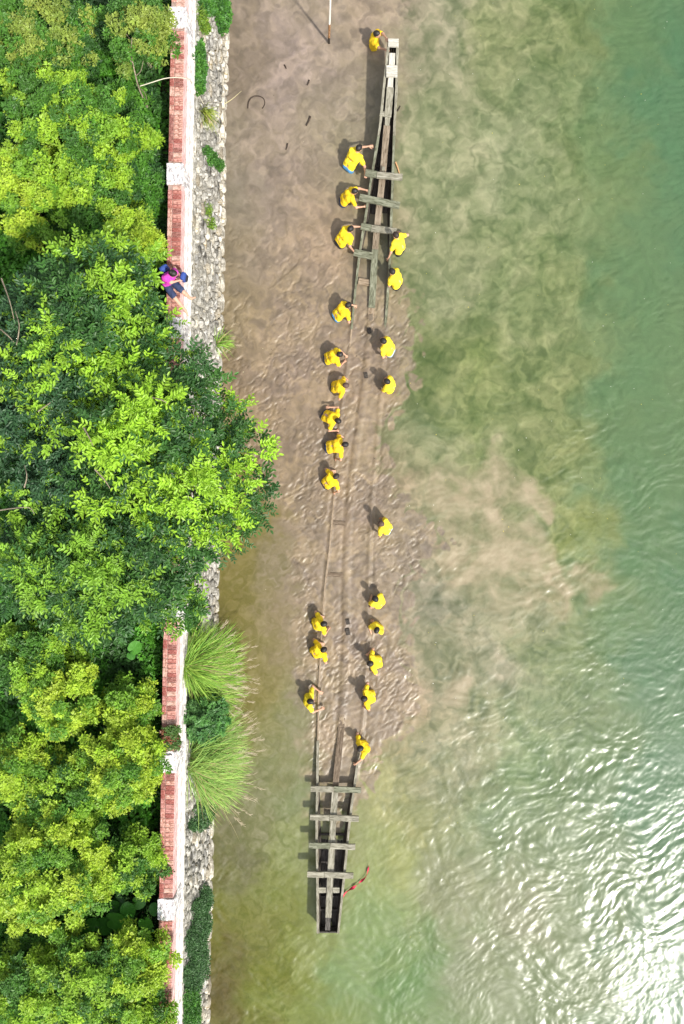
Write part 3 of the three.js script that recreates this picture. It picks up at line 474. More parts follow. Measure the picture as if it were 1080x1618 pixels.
const HAIR = [std([0.016, 0.013, 0.012], 0.55), std([0.03, 0.02, 0.015], 0.6), std([0.10, 0.06, 0.045], 0.7)];
const SHIRTS = [[0.86, 0.62, 0.015], [0.80, 0.54, 0.012], [0.88, 0.67, 0.025], [0.84, 0.58, 0.01]].map((c) => std(c, 0.85)), SHIRT_SUNLIT = std([0.88, 0.68, 0.03], 0.85), PRINT = std([0.35, 0.24, 0.02], 0.9);  // most river-side men wear a lighter yellow, with sunlight put into the colour
const SHORTS = { blue: std([0.08, 0.28, 0.55], 0.8), black: std([0.02, 0.02, 0.028], 0.85), navy: std([0.03, 0.045, 0.11], 0.85), pale: std([0.35, 0.5, 0.62], 0.8) };
function paintSkin(g, marks) { // everything plain skin, small darker marks for eyes, brows and lips
  const p = g.attributes.position, c = new Float32Array(p.count * 3); for (let i = 0; i < p.count; i++) { let k = [1, 1, 1]; for (const [m, r, col] of marks) { const d = Math.hypot(p.getX(i) - m.x, p.getY(i) - m.y, p.getZ(i) - m.z); if (d < r) k = col; } c[i * 3] = k[0]; c[i * 3 + 1] = k[1]; c[i * 3 + 2] = k[2]; }
  g.setAttribute('color', new THREE.BufferAttribute(c, 3)); return g;
}
const headPainted = paintSkin(headGeo.clone(), [[V3(0.032, 0.0, 0.087), 0.011, [0.08, 0.08, 0.08]], [V3(-0.032, 0.0, 0.087), 0.011, [0.08, 0.08, 0.08]], [V3(0.032, 0.026, 0.09), 0.014, [0.15, 0.12, 0.1]], [V3(-0.032, 0.026, 0.09), 0.014, [0.15, 0.12, 0.1]], [V3(0, -0.062, 0.094), 0.016, [0.9, 0.5, 0.5]], [V3(0.014, -0.062, 0.09), 0.01, [0.9, 0.5, 0.5]], [V3(-0.014, -0.062, 0.09), 0.01, [0.9, 0.5, 0.5]]]);
const handPainted = [paintSkin(handGeo.clone(), []), paintSkin(handMirror.clone(), [])];
// build a figure from joints
function figure(name, label, group, J, opt) {
  const root = thing(name, label, 'person', J.pelvis.toArray(), group), O = J.pelvis, L = (v) => v.clone().sub(O);
  const [X, Y, Z] = J.torso; // X to the person's left-hand side of the frame, Y up the spine, Z forward
  const pel = L(J.pelvis), chest = L(J.chest), neck = L(J.neck), waist = pel.clone().lerp(chest, 0.45).addScaledVector(Z, J.round ?? -0.02);
  const sh = [-1, 1].map((s) => L(J.shoulders[(s + 1) / 2])), el = J.elbows.map(L), wr = J.wrists.map(L), hip = J.hips.map(L), kn = J.knees.map(L), an = J.ankles.map(L), toe = J.toes.map(L);
  const side = (v, s, d) => v.clone().addScaledVector(X, s * d);
  const w = opt.slim ? 0.9 : 1;
  const torsoBones = (e) => [[side(pel, -1, 0.075 * w), side(pel, 1, 0.075 * w), 0.105 * w + e, 0.105 * w + e], [side(waist, -1, 0.06 * w), side(waist, 1, 0.06 * w), 0.098 * w + e, 0.098 * w + e], [side(chest, -1, 0.085 * w), side(chest, 1, 0.085 * w), 0.108 * w + e, 0.108 * w + e], [sh[0], sh[1], 0.062 + e, 0.062 + e], [pel, waist, 0.1 * w + e, 0.1 * w + e], [waist, chest, 0.1 * w + e, 0.108 * w + e], [side(chest, -1, 0.07), sh[0], 0.085 + e, 0.06 + e], [side(chest, 1, 0.07), sh[1], 0.085 + e, 0.06 + e]];
  const armBones = []; for (let s = 0; s < 2; s++) armBones.push([sh[s], el[s], 0.052, 0.041], [el[s], wr[s], 0.041, 0.027]);
  const legBones = []; for (let s = 0; s < 2; s++) legBones.push([hip[s], kn[s], 0.085, 0.055], [kn[s], kn[s].clone().lerp(an[s], 0.35), 0.055, 0.056], [kn[s].clone().lerp(an[s], 0.35), an[s], 0.056, 0.035], [an[s], toe[s], 0.036, 0.027]);
  const bodyG = paintSkin(netOf([...torsoBones(0), [chest, neck, 0.075, 0.055], ...armBones, ...legBones], 0.035, 0.022), []);
  const hm = basis(...J.head, L(J.headAt)).scale(V3(1.04, 1.04, 1.04)), geos = [bodyG, headPainted.clone().applyMatrix4(hm)];
  for (let s = 0; s < 2; s++) { const f = wr[s].clone().sub(el[s]).normalize().addScaledVector(V3(0, -1, 0), 0.15), [hx, hy, hz] = frameFrom(f, J.palmUp?.[s] ?? V3(0, 1, 0.02)); geos.push(handPainted[s].clone().applyMatrix4(basis(hx, hy, hz, wr[s]))); }
  const body = part('body', mergeGeometries(geos), SKINS[opt.skin ?? 0], root);
  const fold = (x, y, z) => 0.011 * N3(x * 8 + O.x, y * 11, z * 8 + O.z) + 0.006 * N3(x * 20, y * 20 + O.z, z * 20);
  const sleeve = []; for (let s = 0; s < 2; s++) sleeve.push([sh[s], sh[s].clone().lerp(el[s], opt.sleeve ?? 0.62), 0.068, 0.072]);
  const hem = pel.clone().addScaledVector(Y, opt.hem ?? 0.05);
  const shirt = part('shirt', netOf([[side(hem, -1, 0.085 * w), side(hem, 1, 0.085 * w), 0.118 * w, 0.118 * w], [side(waist, -1, 0.08 * w), side(waist, 1, 0.08 * w), 0.114 * w, 0.114 * w], ...torsoBones(0.022).slice(2, 4), [side(hem, -1, 0.07 * w), side(chest, -1, 0.075 * w), 0.118 * w, 0.128 * w], [side(hem, 1, 0.07 * w), side(chest, 1, 0.075 * w), 0.118 * w, 0.128 * w], ...torsoBones(0.022).slice(6), ...sleeve], 0.03, 0.017, 0.05, fold), opt.shirt, root);
  const legs = []; for (let s = 0; s < 2; s++) legs.push([hip[s], hip[s].clone().lerp(kn[s], 0.8), 0.102, 0.092]);
  part('shorts', netOf([[side(pel, -1, 0.072 * w), side(pel, 1, 0.072 * w), 0.119 * w, 0.119 * w], ...legs], 0.03, 0.022, 0.05, fold), opt.shorts, root);
  const hairM = new THREE.Mesh(opt.bun ? bunGeo : hairGeo, HAIR[opt.hair ?? 0]); hairM.name = 'hair'; hairM.castShadow = hairM.receiveShadow = true; hm.decompose(hairM.position, hairM.quaternion, hairM.scale); root.add(hairM);
  if (opt.print) { // a short line of printed characters across the back, too small to read
    const rr = rng(Math.round(O.z * 100) + 9), bits = [], base = waist.clone().lerp(chest, 0.75).addScaledVector(Z, -0.13 - 0.004);
    for (let i = -3; i <= 3; i++) if (Math.abs(i) !== 1 || rr() > 0.3) { const p = base.clone().addScaledVector(X, i * 0.032).addScaledVector(Z, i * i * 0.0012 - 0.0005), g = new THREE.BoxGeometry(0.019, 0.024 + 0.012 * rr(), 0.02); g.applyMatrix4(basis(X, Y, Z, p)); bits.push(g); }
    part('print', mergeGeometries(bits), PRINT, shirt);
  }
  return root;
}
// men in the water: head and hip seen from above, hand targets; heights follow from body proportions
const lift = 0.05;
function worker(o) {
  const hipH = o.hy ?? -0.02, hip = at(o.hip[0], o.hip[1], hipH);
  const guess = at(o.head[0], o.head[1], 0.6);
  // neck sits under the head; spine 0.5 m from pelvis to neck
  let d = V3(guess.x - hip.x, 0, guess.z - hip.z); const dist = d.length(); let fwd = o.face ? V3(o.face[0], 0, o.face[1]).normalize() : d.clone().normalize();
  const SP = 0.5, reach = Math.min(Math.max(dist - 0.11, 0.02), SP * 0.97), rise = Math.sqrt(SP * SP - reach * reach);
  const dir = dist > 1e-3 ? d.clone().normalize() : fwd.clone();
  const Y = dir.clone().multiplyScalar(reach).setY(rise).normalize();
  if (o.face === undefined) fwd = dir;
  const X = new THREE.Vector3().crossVectors(Y, fwd).normalize(), Z = new THREE.Vector3().crossVectors(X, Y).normalize(); // X: left of the body when facing Z
  const pelvis = hip.clone(), neck = pelvis.clone().addScaledVector(Y, SP), chest = pelvis.clone().addScaledVector(Y, SP * 0.72).addScaledVector(Z, -0.035);
  const shoulders = [-1, 1].map((s) => pelvis.clone().addScaledVector(Y, SP * 0.93).addScaledVector(X, s * 0.172).addScaledVector(Z, 0.01));
  const headUp = Y.clone().multiplyScalar(0.75).addScaledVector(V3(0, 1, 0), 0.45 - 0.2 * (o.down ?? 0)).normalize();
  const headAt = neck.clone().addScaledVector(headUp, 0.145).addScaledVector(fwd, 0.03);
  const look = fwd.clone().setY(-0.35 - (o.down ?? 0.4)).normalize(); const HX = new THREE.Vector3().crossVectors(headUp, look).normalize(), HZ = new THREE.Vector3().crossVectors(HX, headUp).normalize();
  const wrists = [], elbows = [];
  for (let k = 0; k < 2; k++) {
    const s = k ? 1 : -1, hnd = o.hands?.[k], T = hnd ? at(hnd[0], hnd[1], hnd[2] ?? 0.05) : shoulders[k].clone().addScaledVector(fwd, 0.2).addScaledVector(X, s * 0.02).setY(-0.12);
    const dT = T.clone().sub(shoulders[k]); const tip = dT.clone().normalize(); const Tw = T.clone().addScaledVector(tip, -0.09);
    const [e, w] = ik(shoulders[k], Tw, 0.285, 0.255, V3(0, -0.35, 0).addScaledVector(X, s * 0.8).addScaledVector(fwd, -0.3)); elbows.push(e); wrists.push(w);
  }
  const hips = [-1, 1].map((s) => pelvis.clone().addScaledVector(X, s * 0.088).add(V3(0, -0.05, 0))), knees = hips.map((h, k) => h.clone().add(V3(0, -0.4, 0)).addScaledVector(fwd, 0.09 - 0.06 * k)), ankles = knees.map((h, k) => h.clone().add(V3(0, -0.4, 0)).addScaledVector(fwd, -0.08 + 0.05 * k)), toes = ankles.map((h) => h.clone().add(V3(0, -0.045, 0)).addScaledVector(fwd, 0.15));
  return figure('person', o.label, 'men in yellow shirts raising the boat', { pelvis, chest, neck, torso: [X, Y, Z], shoulders, elbows, wrists, hips, knees, ankles, toes, head: [HX, headUp, HZ], headAt, round: -0.035 }, { shirt: o.bright ? SHIRT_SUNLIT : SHIRTS[Math.abs(Math.round(o.hip[0] * 7 + o.hip[1])) % 4], shorts: SHORTS[o.shorts ?? 'black'], skin: o.skin ?? 0, hair: o.hair ?? 0, print: o.print !== false && !o.bright });
}
// hands: [the hand on -X, the hand on +X]
const crew = [
  { head: [597, 59], hip: [591, 72], face: [1, 0.25], hy: -0.02, hands: [[612, 81, 0.75], [614, 63, 0.85]], shorts: 'blue', label: 'person in yellow shirt gripping the pale upper tip of the boat' },
  { head: [566, 236], hip: [550, 264], hy: 0.16, hands: [[577, 278, 0.4], [594, 229, 0.5]], shorts: 'blue', label: 'person in yellow shirt and blue shorts, one hand on gunwale, one on topmost thwart' },
  { head: [562, 302], hip: [541, 318], hy: 0.1, face: [1, -0.1], hands: [[580, 329, 0.33], [585, 300, 0.38]], shorts: 'navy', label: 'person in yellow shirt with both hands on gunwale around the second thwart' },
  { head: [554, 362], hip: [536, 384], hy: 0.1, hands: [[561, 403, 0.25], [573, 358, 0.32]], shorts: 'black', label: 'person in yellow shirt and black shorts reaching for third and fourth thwarts' },
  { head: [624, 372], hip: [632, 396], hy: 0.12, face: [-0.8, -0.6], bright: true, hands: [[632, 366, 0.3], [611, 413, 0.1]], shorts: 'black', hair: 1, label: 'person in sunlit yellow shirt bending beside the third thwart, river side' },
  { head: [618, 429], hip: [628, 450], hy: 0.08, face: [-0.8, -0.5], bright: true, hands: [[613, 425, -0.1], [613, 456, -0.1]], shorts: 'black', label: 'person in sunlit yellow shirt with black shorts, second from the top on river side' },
  { head: [551, 482], hip: [531, 500], hy: 0.12, hands: [[553, 511, 0.05], [563, 483, 0.05]], shorts: 'blue', label: 'person in yellow shirt and blue shorts where the gunwale goes under water' },
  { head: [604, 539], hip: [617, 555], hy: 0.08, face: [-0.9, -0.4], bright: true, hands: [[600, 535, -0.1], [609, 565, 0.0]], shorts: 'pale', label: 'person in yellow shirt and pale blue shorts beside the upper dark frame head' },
  { head: [538, 560], hip: [516, 567], hy: 0.1, hands: [[547, 572, 0.0], [550, 563, 0.0]], shorts: 'navy', label: 'person in yellow shirt bent flat with both hands together over sunken gunwale' },
  { head: [548, 609], hip: [527, 612], hy: 0.06, hands: [[541, 628, 0.0], [552, 600, -0.1]], shorts: 'black', hair: 2, skin: 1, label: 'person in yellow shirt with cropped brownish hair left of the lower dark frame head' },
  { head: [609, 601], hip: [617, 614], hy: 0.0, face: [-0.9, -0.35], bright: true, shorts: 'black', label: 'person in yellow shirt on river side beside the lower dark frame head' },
  { head: [534, 665], hip: [513, 656], hy: 0.08, hands: [[533, 684, 0.0], [518, 640, 0.25]], shorts: 'navy', label: 'person in yellow shirt throwing one bare arm out backward towards upper end' },
  { head: [544, 702], hip: [518, 707], hy: 0.1, hands: [[529, 728, 0.05], [543, 690, -0.1]], shorts: 'navy', label: 'person in yellow shirt stooping with head far over the sunken gunwale, black hair' },
  { head: [532, 752], hip: [514, 765], hy: 0.06, hands: [[528, 782, 0.05], [527, 742, 0.05]], shorts: 'black', hair: 1, label: 'person in yellow shirt stooping where the pale gunwale line surfaces again' },
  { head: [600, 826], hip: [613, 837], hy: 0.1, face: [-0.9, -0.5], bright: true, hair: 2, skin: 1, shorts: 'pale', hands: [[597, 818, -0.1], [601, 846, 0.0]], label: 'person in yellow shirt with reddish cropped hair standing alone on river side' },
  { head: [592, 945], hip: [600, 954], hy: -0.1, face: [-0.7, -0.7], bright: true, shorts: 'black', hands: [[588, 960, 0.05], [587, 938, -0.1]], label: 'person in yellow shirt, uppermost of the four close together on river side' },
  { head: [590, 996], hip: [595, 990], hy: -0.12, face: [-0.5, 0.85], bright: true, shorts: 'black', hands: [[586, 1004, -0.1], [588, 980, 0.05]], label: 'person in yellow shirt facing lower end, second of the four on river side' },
  { head: [583, 1048], hip: [599, 1045], hy: -0.02, face: [-1, 0.15], shorts: 'black', hands: [[580, 1031, 0.0], [587, 1062, 0.0]], print: false, label: 'person in yellow shirt facing the boat, third of the four on river side' },
  { head: [573, 1103], hip: [588, 1100], hy: -0.02, face: [-1, 0.1], shorts: 'black', hands: [[575, 1086, 0.0], [574, 1118, 0.0]], print: false, label: 'person in yellow shirt, lowest of the four close together on river side' },
  { head: [567, 1181], hip: [577, 1180], hy: -0.1, face: [-0.85, 0.5], shorts: 'black', hands: [[563, 1168, -0.1], [559, 1211, 0.08]], print: false, label: 'person in yellow shirt nearest the lower cross planks, one arm stretched along the boat' },
  { head: [513, 985], hip: [498, 986], hy: 0.0, hands: [[520, 994, 0.0], [508, 972, 0.05]], shorts: 'black', print: false, label: 'person in yellow shirt on wall side, upper of the neighbouring pair' },
  { head: [512, 1026], hip: [496, 1031], hy: 0.0, hands: [[514, 1040, 0.0], [508, 1015, 0.05]], shorts: 'black', print: false, label: 'person in yellow shirt on wall side, lower of the neighbouring pair' },
  { head: [492, 1105], hip: [487, 1105], face: [1, 0.15], hy: -0.1, hands: [[509, 1121, 0.12], [507, 1091, 0.12]], shorts: 'black', print: false, label: 'person in yellow shirt upright on wall side with both forearms on the gunwale' },
];
const build = rng(55); crew.forEach((o) => { const p = worker(o), k = 0.96 + 0.1 * build(); p.scale.set(k * (0.97 + 0.06 * build()), k, k); });
// ------------------------------------------------------------------ vegetation
const leafMat = (roughness = 0.55, transmission = 0.3) => new THREE.MeshPhysicalMaterial({ roughness, transmission, thickness: 0, side: THREE.DoubleSide, ior: 1.4 });
const LEAF = leafMat(0.5, 0.34), LEAF_MATT = leafMat(0.85, 0.3), BARK = new THREE.MeshStandardMaterial({ map: woodTex([150, 138, 118], 40, 44), bumpMap: woodBump, bumpScale: 0.01, roughness: 0.95 });
// a leaf blade folded along its midrib: base at the origin, along +z, upper side +y
function blade(l, w, fold = 0.25, droop = 0.15) {
  const y = (t) => -droop * l * t * t, P = [[0, 0, 0], [-w * 0.42, y(0.3) + w * fold, l * 0.3], [w * 0.42, y(0.3) + w * fold, l * 0.3], [0, y(0.35), l * 0.35], [-w * 0.38, y(0.68) + w * fold * 0.8, l * 0.68], [w * 0.38, y(0.68) + w * fold * 0.8, l * 0.68], [0, y(0.7), l * 0.7], [0, y(1), l]];
  const T = [0, 1, 3, 0, 3, 2, 1, 4, 6, 1, 6, 3, 3, 6, 5, 3, 5, 2, 4, 7, 6, 6, 7, 5], g = new THREE.BufferGeometry(); g.setAttribute('position', new THREE.Float32BufferAttribute(P.flat(), 3)); g.setIndex(T); g.computeVertexNormals(); return g;
}
const XF = (g, x, y, z, rx, ry, rz, s = 1) => g.clone().applyMatrix4(new THREE.Matrix4().compose(V3(x, y, z), new THREE.Quaternion().setFromEuler(new THREE.Euler(rx, ry, rz, 'YXZ')), V3(s, s, s)));
// feather-shaped compound leaf, 11 leaflets on a stalk along z
function pinnate(L = 0.42, l = 0.105, w = 0.05, pairs = 5, seed = 1) {
  const r = rng(seed), G = [], stalk = new THREE.CylinderGeometry(0.002, 0.004, L, 4); stalk.rotateX(Math.PI / 2); stalk.translate(0, 0, L / 2); stalk.deleteAttribute('uv'); G.push(stalk.toNonIndexed());
  for (let i = 0; i < pairs; i++) for (const s of [-1, 1]) G.push(XF(blade(l * (0.85 + 0.3 * r()), w), 0, 0, L * (0.22 + 0.78 * i / pairs), -0.1 + 0.7 * (r() - 0.5), s * (1.05 - 0.25 * i / pairs) + 0.5 * (r() - 0.5), s * 0.9 * (r() - 0.4)).toNonIndexed());
  G.push(XF(blade(l, w), 0, 0, L, 0.1, 0, 0).toNonIndexed()); const g = mergeGeometries(G); g.computeVertexNormals(); return g;
}
// a rosette of simple leaves
function rosette(n, l, w, tilt, seed, spread = 0.04) { const r = rng(seed), G = []; for (let i = 0; i < n; i++) { const a = i * 2.4 + r() * 0.8; G.push(XF(blade(l * (0.7 + 0.5 * r()), w * (0.8 + 0.4 * r())), Math.sin(a) * spread * r(), spread * (r() - 0.5) * 1.6, Math.cos(a) * spread * r(), tilt + 0.7 * (r() - 0.5), a, 0.5 * (r() - 0.5)).toNonIndexed()); } const g = mergeGeometries(G); g.computeVertexNormals(); return g; }
const PINN = pinnate(0.36, 0.125, 0.066, 4, 1), PINN2 = pinnate(0.3, 0.13, 0.06, 3, 8), ROS = rosette(8, 0.085, 0.05, -0.35, 3), ROS2 = rosette(9, 0.075, 0.034, -0.5, 7, 0.06), ROS_BIG = rosette(6, 0.15, 0.075, -0.2, 12, 0.08), ROS_FINE = rosette(9, 0.06, 0.028, -0.3, 17, 0.07);
const dummy = new THREE.Object3D(), colr = new THREE.Color();
function cloud(name, geo, mat, items, parent) { // items: {p, e:[rx,ry,rz], s, c:[r,g,b]}
  const m = new THREE.InstancedMesh(geo, mat, items.length); m.name = name; m.castShadow = m.receiveShadow = true;
  items.forEach((it, i) => { dummy.position.copy(it.p); dummy.rotation.set(it.e[0], it.e[1], it.e[2], 'YXZ'); dummy.scale.setScalar(it.s); dummy.updateMatrix(); m.setMatrixAt(i, dummy.matrix); m.setColorAt(i, colr.setRGB(...it.c)); });
  parent.add(m); m.userData.kind = 'stuff'; return m;
}
function limb(pts, r0, r1, sides = 6) { const c = new THREE.CatmullRomCurve3(pts), n = Math.max(3, pts.length * 3), g = new THREE.TubeGeometry(c, n, 1, sides), p = g.attributes.position; for (let i = 0; i <= n; i++) { const o = c.getPointAt(i / n), r = mix(r0, r1, i / n); for (let k = 0; k <= sides; k++) { const j = i * (sides + 1) + k; p.setXYZ(j, o.x + (p.getX(j) - o.x) * r, o.y + (p.getY(j) - o.y) * r, o.z + (p.getZ(j) - o.z) * r); } } return g; }
const tint = (c, k) => [c[0] * k, c[1] * k, c[2] * k];
const lerp3 = (a, b, t) => [mix(a[0], b[0], t), mix(a[1], b[1], t), mix(a[2], b[2], t)];
// crown of leaf sprays carried on branch tips over an uneven dome; all in the tree's own frame
function makeTree(o) {
  const r = rng(o.seed), base = at(o.px, o.py, o.top - o.depth * 0.4).setY(Y_G), root = thing(o.name, o.label, o.category ?? 'tree', base.toArray(), o.group), H = o.top - Y_G, R = o.r, rz = o.rz ?? R;
  const tips = []; let guard = 0;
  const cells = Math.round(o.tips);
  while (tips.length < cells && guard++ < cells * 30) {
    const a = r() * 6.2832, q = Math.sqrt(r()), x = Math.cos(a) * q, z = Math.sin(a) * q, n = N2(x * (o.nf ?? 1.7) + o.seed, z * (o.nf ?? 1.7)), edge = 1 + 0.22 * N2(Math.cos(a) * 1.6 + o.seed * 3, Math.sin(a) * 1.6);
    const X = x * R * edge, Z = z * rz * edge, dome = Math.sqrt(Math.max(0, 1 - q * q * 0.92)), layer = r() < 0.68 ? 0 : r();
    const y = H - o.depth * (1 - dome) - layer * o.depth * 0.45 + o.lump * n - 0.1;
    if (n < -0.45 && r() < 0.75) continue; // openings
    tips.push({ p: V3(X, y, Z), n, layer, young: N2(X * o.yf + o.seed * 2, Z * o.yf) + 0.5 * (r() - 0.5) });
  }
  const items = [];
  for (const t of tips) {
    const col0 = t.young > o.yt ? lerp3(o.young, o.young2 ?? o.young, r()) : lerp3(o.mature, o.mature2 ?? o.mature, r());
    for (let i = 0; i < o.per; i++) {
      const a = r() * 6.2832, q = Math.pow(r(), 0.6) * o.clump, p = t.p.clone().add(V3(Math.cos(a) * q, (r() - 0.45) * o.clump * 0.8 - 0.3 * q * q, Math.sin(a) * q));
      if (p.y < 0.15) continue;
      if (o.clear && Math.hypot(p.x + base.x - o.clear.x, (p.z + base.z - o.clear.z) * 0.8) < 0.62) continue;   // the open spot where the woman sits
      items.push({ p, e: [(o.tilt ?? 0.1) + (r() - 0.5) * 1.2, Math.PI / 2 - a + (r() - 0.5) * 1.0, (r() - 0.5) * 0.8], s: o.scale * (0.7 + 0.6 * r()), c: tint(col0, 0.75 + 0.5 * r()) });
    }
  }
  const half = [[], []]; items.forEach((it, i) => half[o.geo2 && i % 2 ? 1 : 0].push(it));
  const crown = cloud('crown', o.geo, o.mat ?? LEAF, half[0], root); if (o.geo2) cloud('crown_twigs', o.geo2, o.mat ?? LEAF, half[1], crown);
  // trunk and limbs
  const lean = V3((r() - 0.5) * 0.3, 0, (r() - 0.5) * 0.3), fork = V3(lean.x, H * 0.4, lean.z); part('trunk', limb([V3(0, -0.1, 0), V3(lean.x * 0.3, H * 0.2, lean.z * 0.3), fork], o.trunk, o.trunk * 0.75, 8), BARK, root);
  const tw = []; const every = Math.max(1, Math.floor(tips.length / (o.limbs ?? 14)));
  tips.forEach((t, i) => { if (i % every) return; const m = fork.clone().lerp(t.p, 0.55).add(V3((r() - 0.5) * 0.25, -0.1 * H * r(), (r() - 0.5) * 0.25)); part('limb', limb([fork.clone().add(V3(0, -0.08, 0)), m, t.p.clone()], o.trunk * 0.5, 0.008, 5), BARK, root); });
  return root;
}
const Y1 = [0.36, 0.55, 0.04], Y2 = [0.23, 0.43, 0.035], YO = [0.43, 0.56, 0.045], G1 = [0.10, 0.26, 0.025], G2 = [0.06, 0.17, 0.025], D1 = [0.038, 0.115, 0.03], D2 = [0.05, 0.125, 0.055], LIME = [0.33, 0.56, 0.035];
// the big trees that hang over the wall
const BIG = { name: 'broadleaf_tree', group: 'large trees overhanging the wall', geo: PINN, geo2: PINN2, clear: at(272, 438, 6.3), depth: 2.0, lump: 0.5, yf: 0.9, clump: 0.42, scale: 0.85, per: 24, trunk: 0.13, young: LIME, young2: Y2, mature: D1, mature2: G2, limbs: 16 };
makeTree({ ...BIG, seed: 5, px: 140, py: 530, r: 1.85, rz: 2.05, top: 7.4, tips: 125, yt: 0.02, label: 'broad tree with lime green young leaves, upper part overhanging the seated woman' });
makeTree({ ...BIG, seed: 9, px: 258, py: 725, r: 1.95, rz: 2.5, top: 7.9, tips: 130, yt: 0.12, young2: LIME, label: 'broad tree reaching farthest over the muddy water, dark crown flecked with lime sprays' });
makeTree({ ...BIG, seed: 14, px: 55, py: 640, r: 2.0, rz: 2.8, top: 7.2, tips: 125, yt: 0.3, mature2: D2, label: 'darkest bluish green tree at the left edge with pale bare twigs' });
makeTree({ ...BIG, seed: 21, px: 160, py: 905, r: 2.5, rz: 1.55, top: 7.0, tips: 120, yt: 0.1, mature: G2, mature2: D1, young: Y2, label: 'broad tree covering the wall just above the tall reeds' });
// yellow-green garden shrubs: [px, py, radius px, top, kind, label]
const KIND = {
  gold: { young: Y1, young2: YO, mature: G1, mature2: Y2, yt: -0.2, geo: ROS, geo2: ROS2 },
  lime: { young: Y2, young2: Y1, mature: G1, mature2: G2, yt: -0.15, geo: ROS, geo2: ROS2 },
  olive: { young: [0.34, 0.42, 0.07], young2: [0.22, 0.32, 0.05], mature: G1, mature2: G2, yt: -0.1, geo: ROS2, geo2: ROS },
  green: { young: [0.12, 0.30, 0.03], young2: [0.07, 0.22, 0.02], mature: G2, mature2: D1, yt: -0.1, geo: ROS, geo2: ROS2 },
};
const shrubs = [
  [55, 45, 85, 5.2, 'olive', 'dull olive shrub in the upper left corner of the garden'],
  [215, 45, 52, 5.6, 'olive', 'sparse yellowish shrub beside the topmost white pier'],
  [135, 60, 50, 4.7, 'green', 'fresh green shrub between the two topmost olive shrubs'],
  [60, 120, 62, 5.0, 'lime', 'lime shrub directly below the dull olive corner shrub'],
  [95, 195, 95, 5.4, 'lime', 'largest yellow-green shrub, level with the rope across the parapet'],
  [40, 300, 75, 5.1, 'gold', 'yellow-green shrub at the left edge above the dark bluish tree'],
  [140, 290, 66, 4.9, 'lime', 'yellow-green shrub right of the left edge one, above the overhanging tree'],
  [150, 350, 50, 4.5, 'green', 'low green shrub tucked against the top of the overhanging tree'],
  [212, 218, 30, 4.5, 'lime', 'small loose yellow-green shrub close to the second white pier'],
  [200, 160, 42, 4.2, 'green', 'low bright green shrub beneath the bare branch with the rope'],
  [210, 372, 40, 4.8, 'gold', 'small golden shrub beside the parapet just above the seated woman'],
  [215, 290, 45, 4.1, 'green', 'low dark green shrub against the parapet below the second white pier'],
  [55, 1040, 62, 4.9, 'lime', 'lime shrub at the left edge below the big trees'],
  [95, 1105, 58, 5.1, 'gold', 'yellow-green shrub left of the row of exposed parapet bricks'],
  [200, 1120, 42, 4.7, 'gold', 'small yellow shrub near the parapet opposite the leafy bush'],
  [190, 1215, 66, 5.2, 'gold', 'golden shrub beside the pier with the raised white block'],
  [28, 1215, 58, 5.0, 'gold', 'yellow shrub at left edge level with the raised white block'],
  [105, 1255, 66, 5.0, 'lime', 'yellow-green shrub in the middle of the lower garden'],
  [70, 1380, 98, 5.5, 'gold', 'largest golden shrub of the lower garden, left of the round leaves'],
  [208, 1365, 48, 4.7, 'lime', 'small yellow-green shrub above the big round leaves by the parapet'],
  [35, 1560, 78, 5.1, 'lime', 'yellow-green shrub in the lower left corner'],
  [135, 1545, 74, 5.3, 'lime', 'broad yellow-green shrub below the big round leaves'],
  [215, 1530, 52, 5.2, 'gold', 'yellow-green shrub leaning over the parapet near the bottom'],
  [215, 1612, 50, 5.0, 'lime', 'yellow-green shrub by the parapet at the very bottom'],
];
shrubs.forEach(([px, py, rp, top, kind, label], k) => { const sc = FOCAL / (CAM_H - top + 0.4), R = rp / sc; makeTree({ ...KIND[kind], name: 'garden_shrub', category: 'shrub', group: 'garden shrubs behind the parapet', label, px, py, r: R * 0.97, top, seed: 100 + k * 7, depth: Math.min(0.95, top - Y_G - 0.3), lump: 0.34, nf: 3.1, yf: 1.6, clump: 0.2, scale: 1, per: 17, tips: 30 + 62 * R * R, trunk: 0.045, limbs: 9, tilt: 0 }); });
{ // ground cover under and between the shrubs
  const r = rng(900), A = [], B = []; for (let i = 0; i < 42000; i++) {
    const z = mix(-16.5, 16.5, r()), e = parL(z), x = e - 0.06 - 7.6 * Math.pow(r(), 0.8), n = N2(x * 0.7 + 3, z * 0.7), hgt = 0.14 + 0.6 * smooth(0, 0.6, e - x) * (0.55 + 0.45 * n) + 0.5 * smooth(0.6, 2, e - x);
    const g = N2b(x * 0.5, z * 0.5) + 0.5 * (r() - 0.5), c = g > 0.25 ? [0.10, 0.31, 0.025] : g > -0.2 ? [0.065, 0.21, 0.02] : [0.04, 0.12, 0.02];
    (r() < 0.5 ? A : B).push({ p: V3(x, Y_G + hgt * Math.sqrt(r()) + 0.05, z), e: [(r() - 0.5) * 0.9, r() * 6.28, (r() - 0.5) * 0.9], s: 0.9 + 0.5 * r(), c: tint(c, 0.7 + 0.6 * r()) });
  }
  const g = new THREE.Group(); g.name = 'ground_cover'; g.userData = { kind: 'stuff', label: 'dense dark green ground cover under the garden shrubs', category: 'ground cover' }; scene.add(g);
  cloud('leaves', ROS, LEAF, A, g); cloud('leaves', ROS_BIG, LEAF, B, g);
}
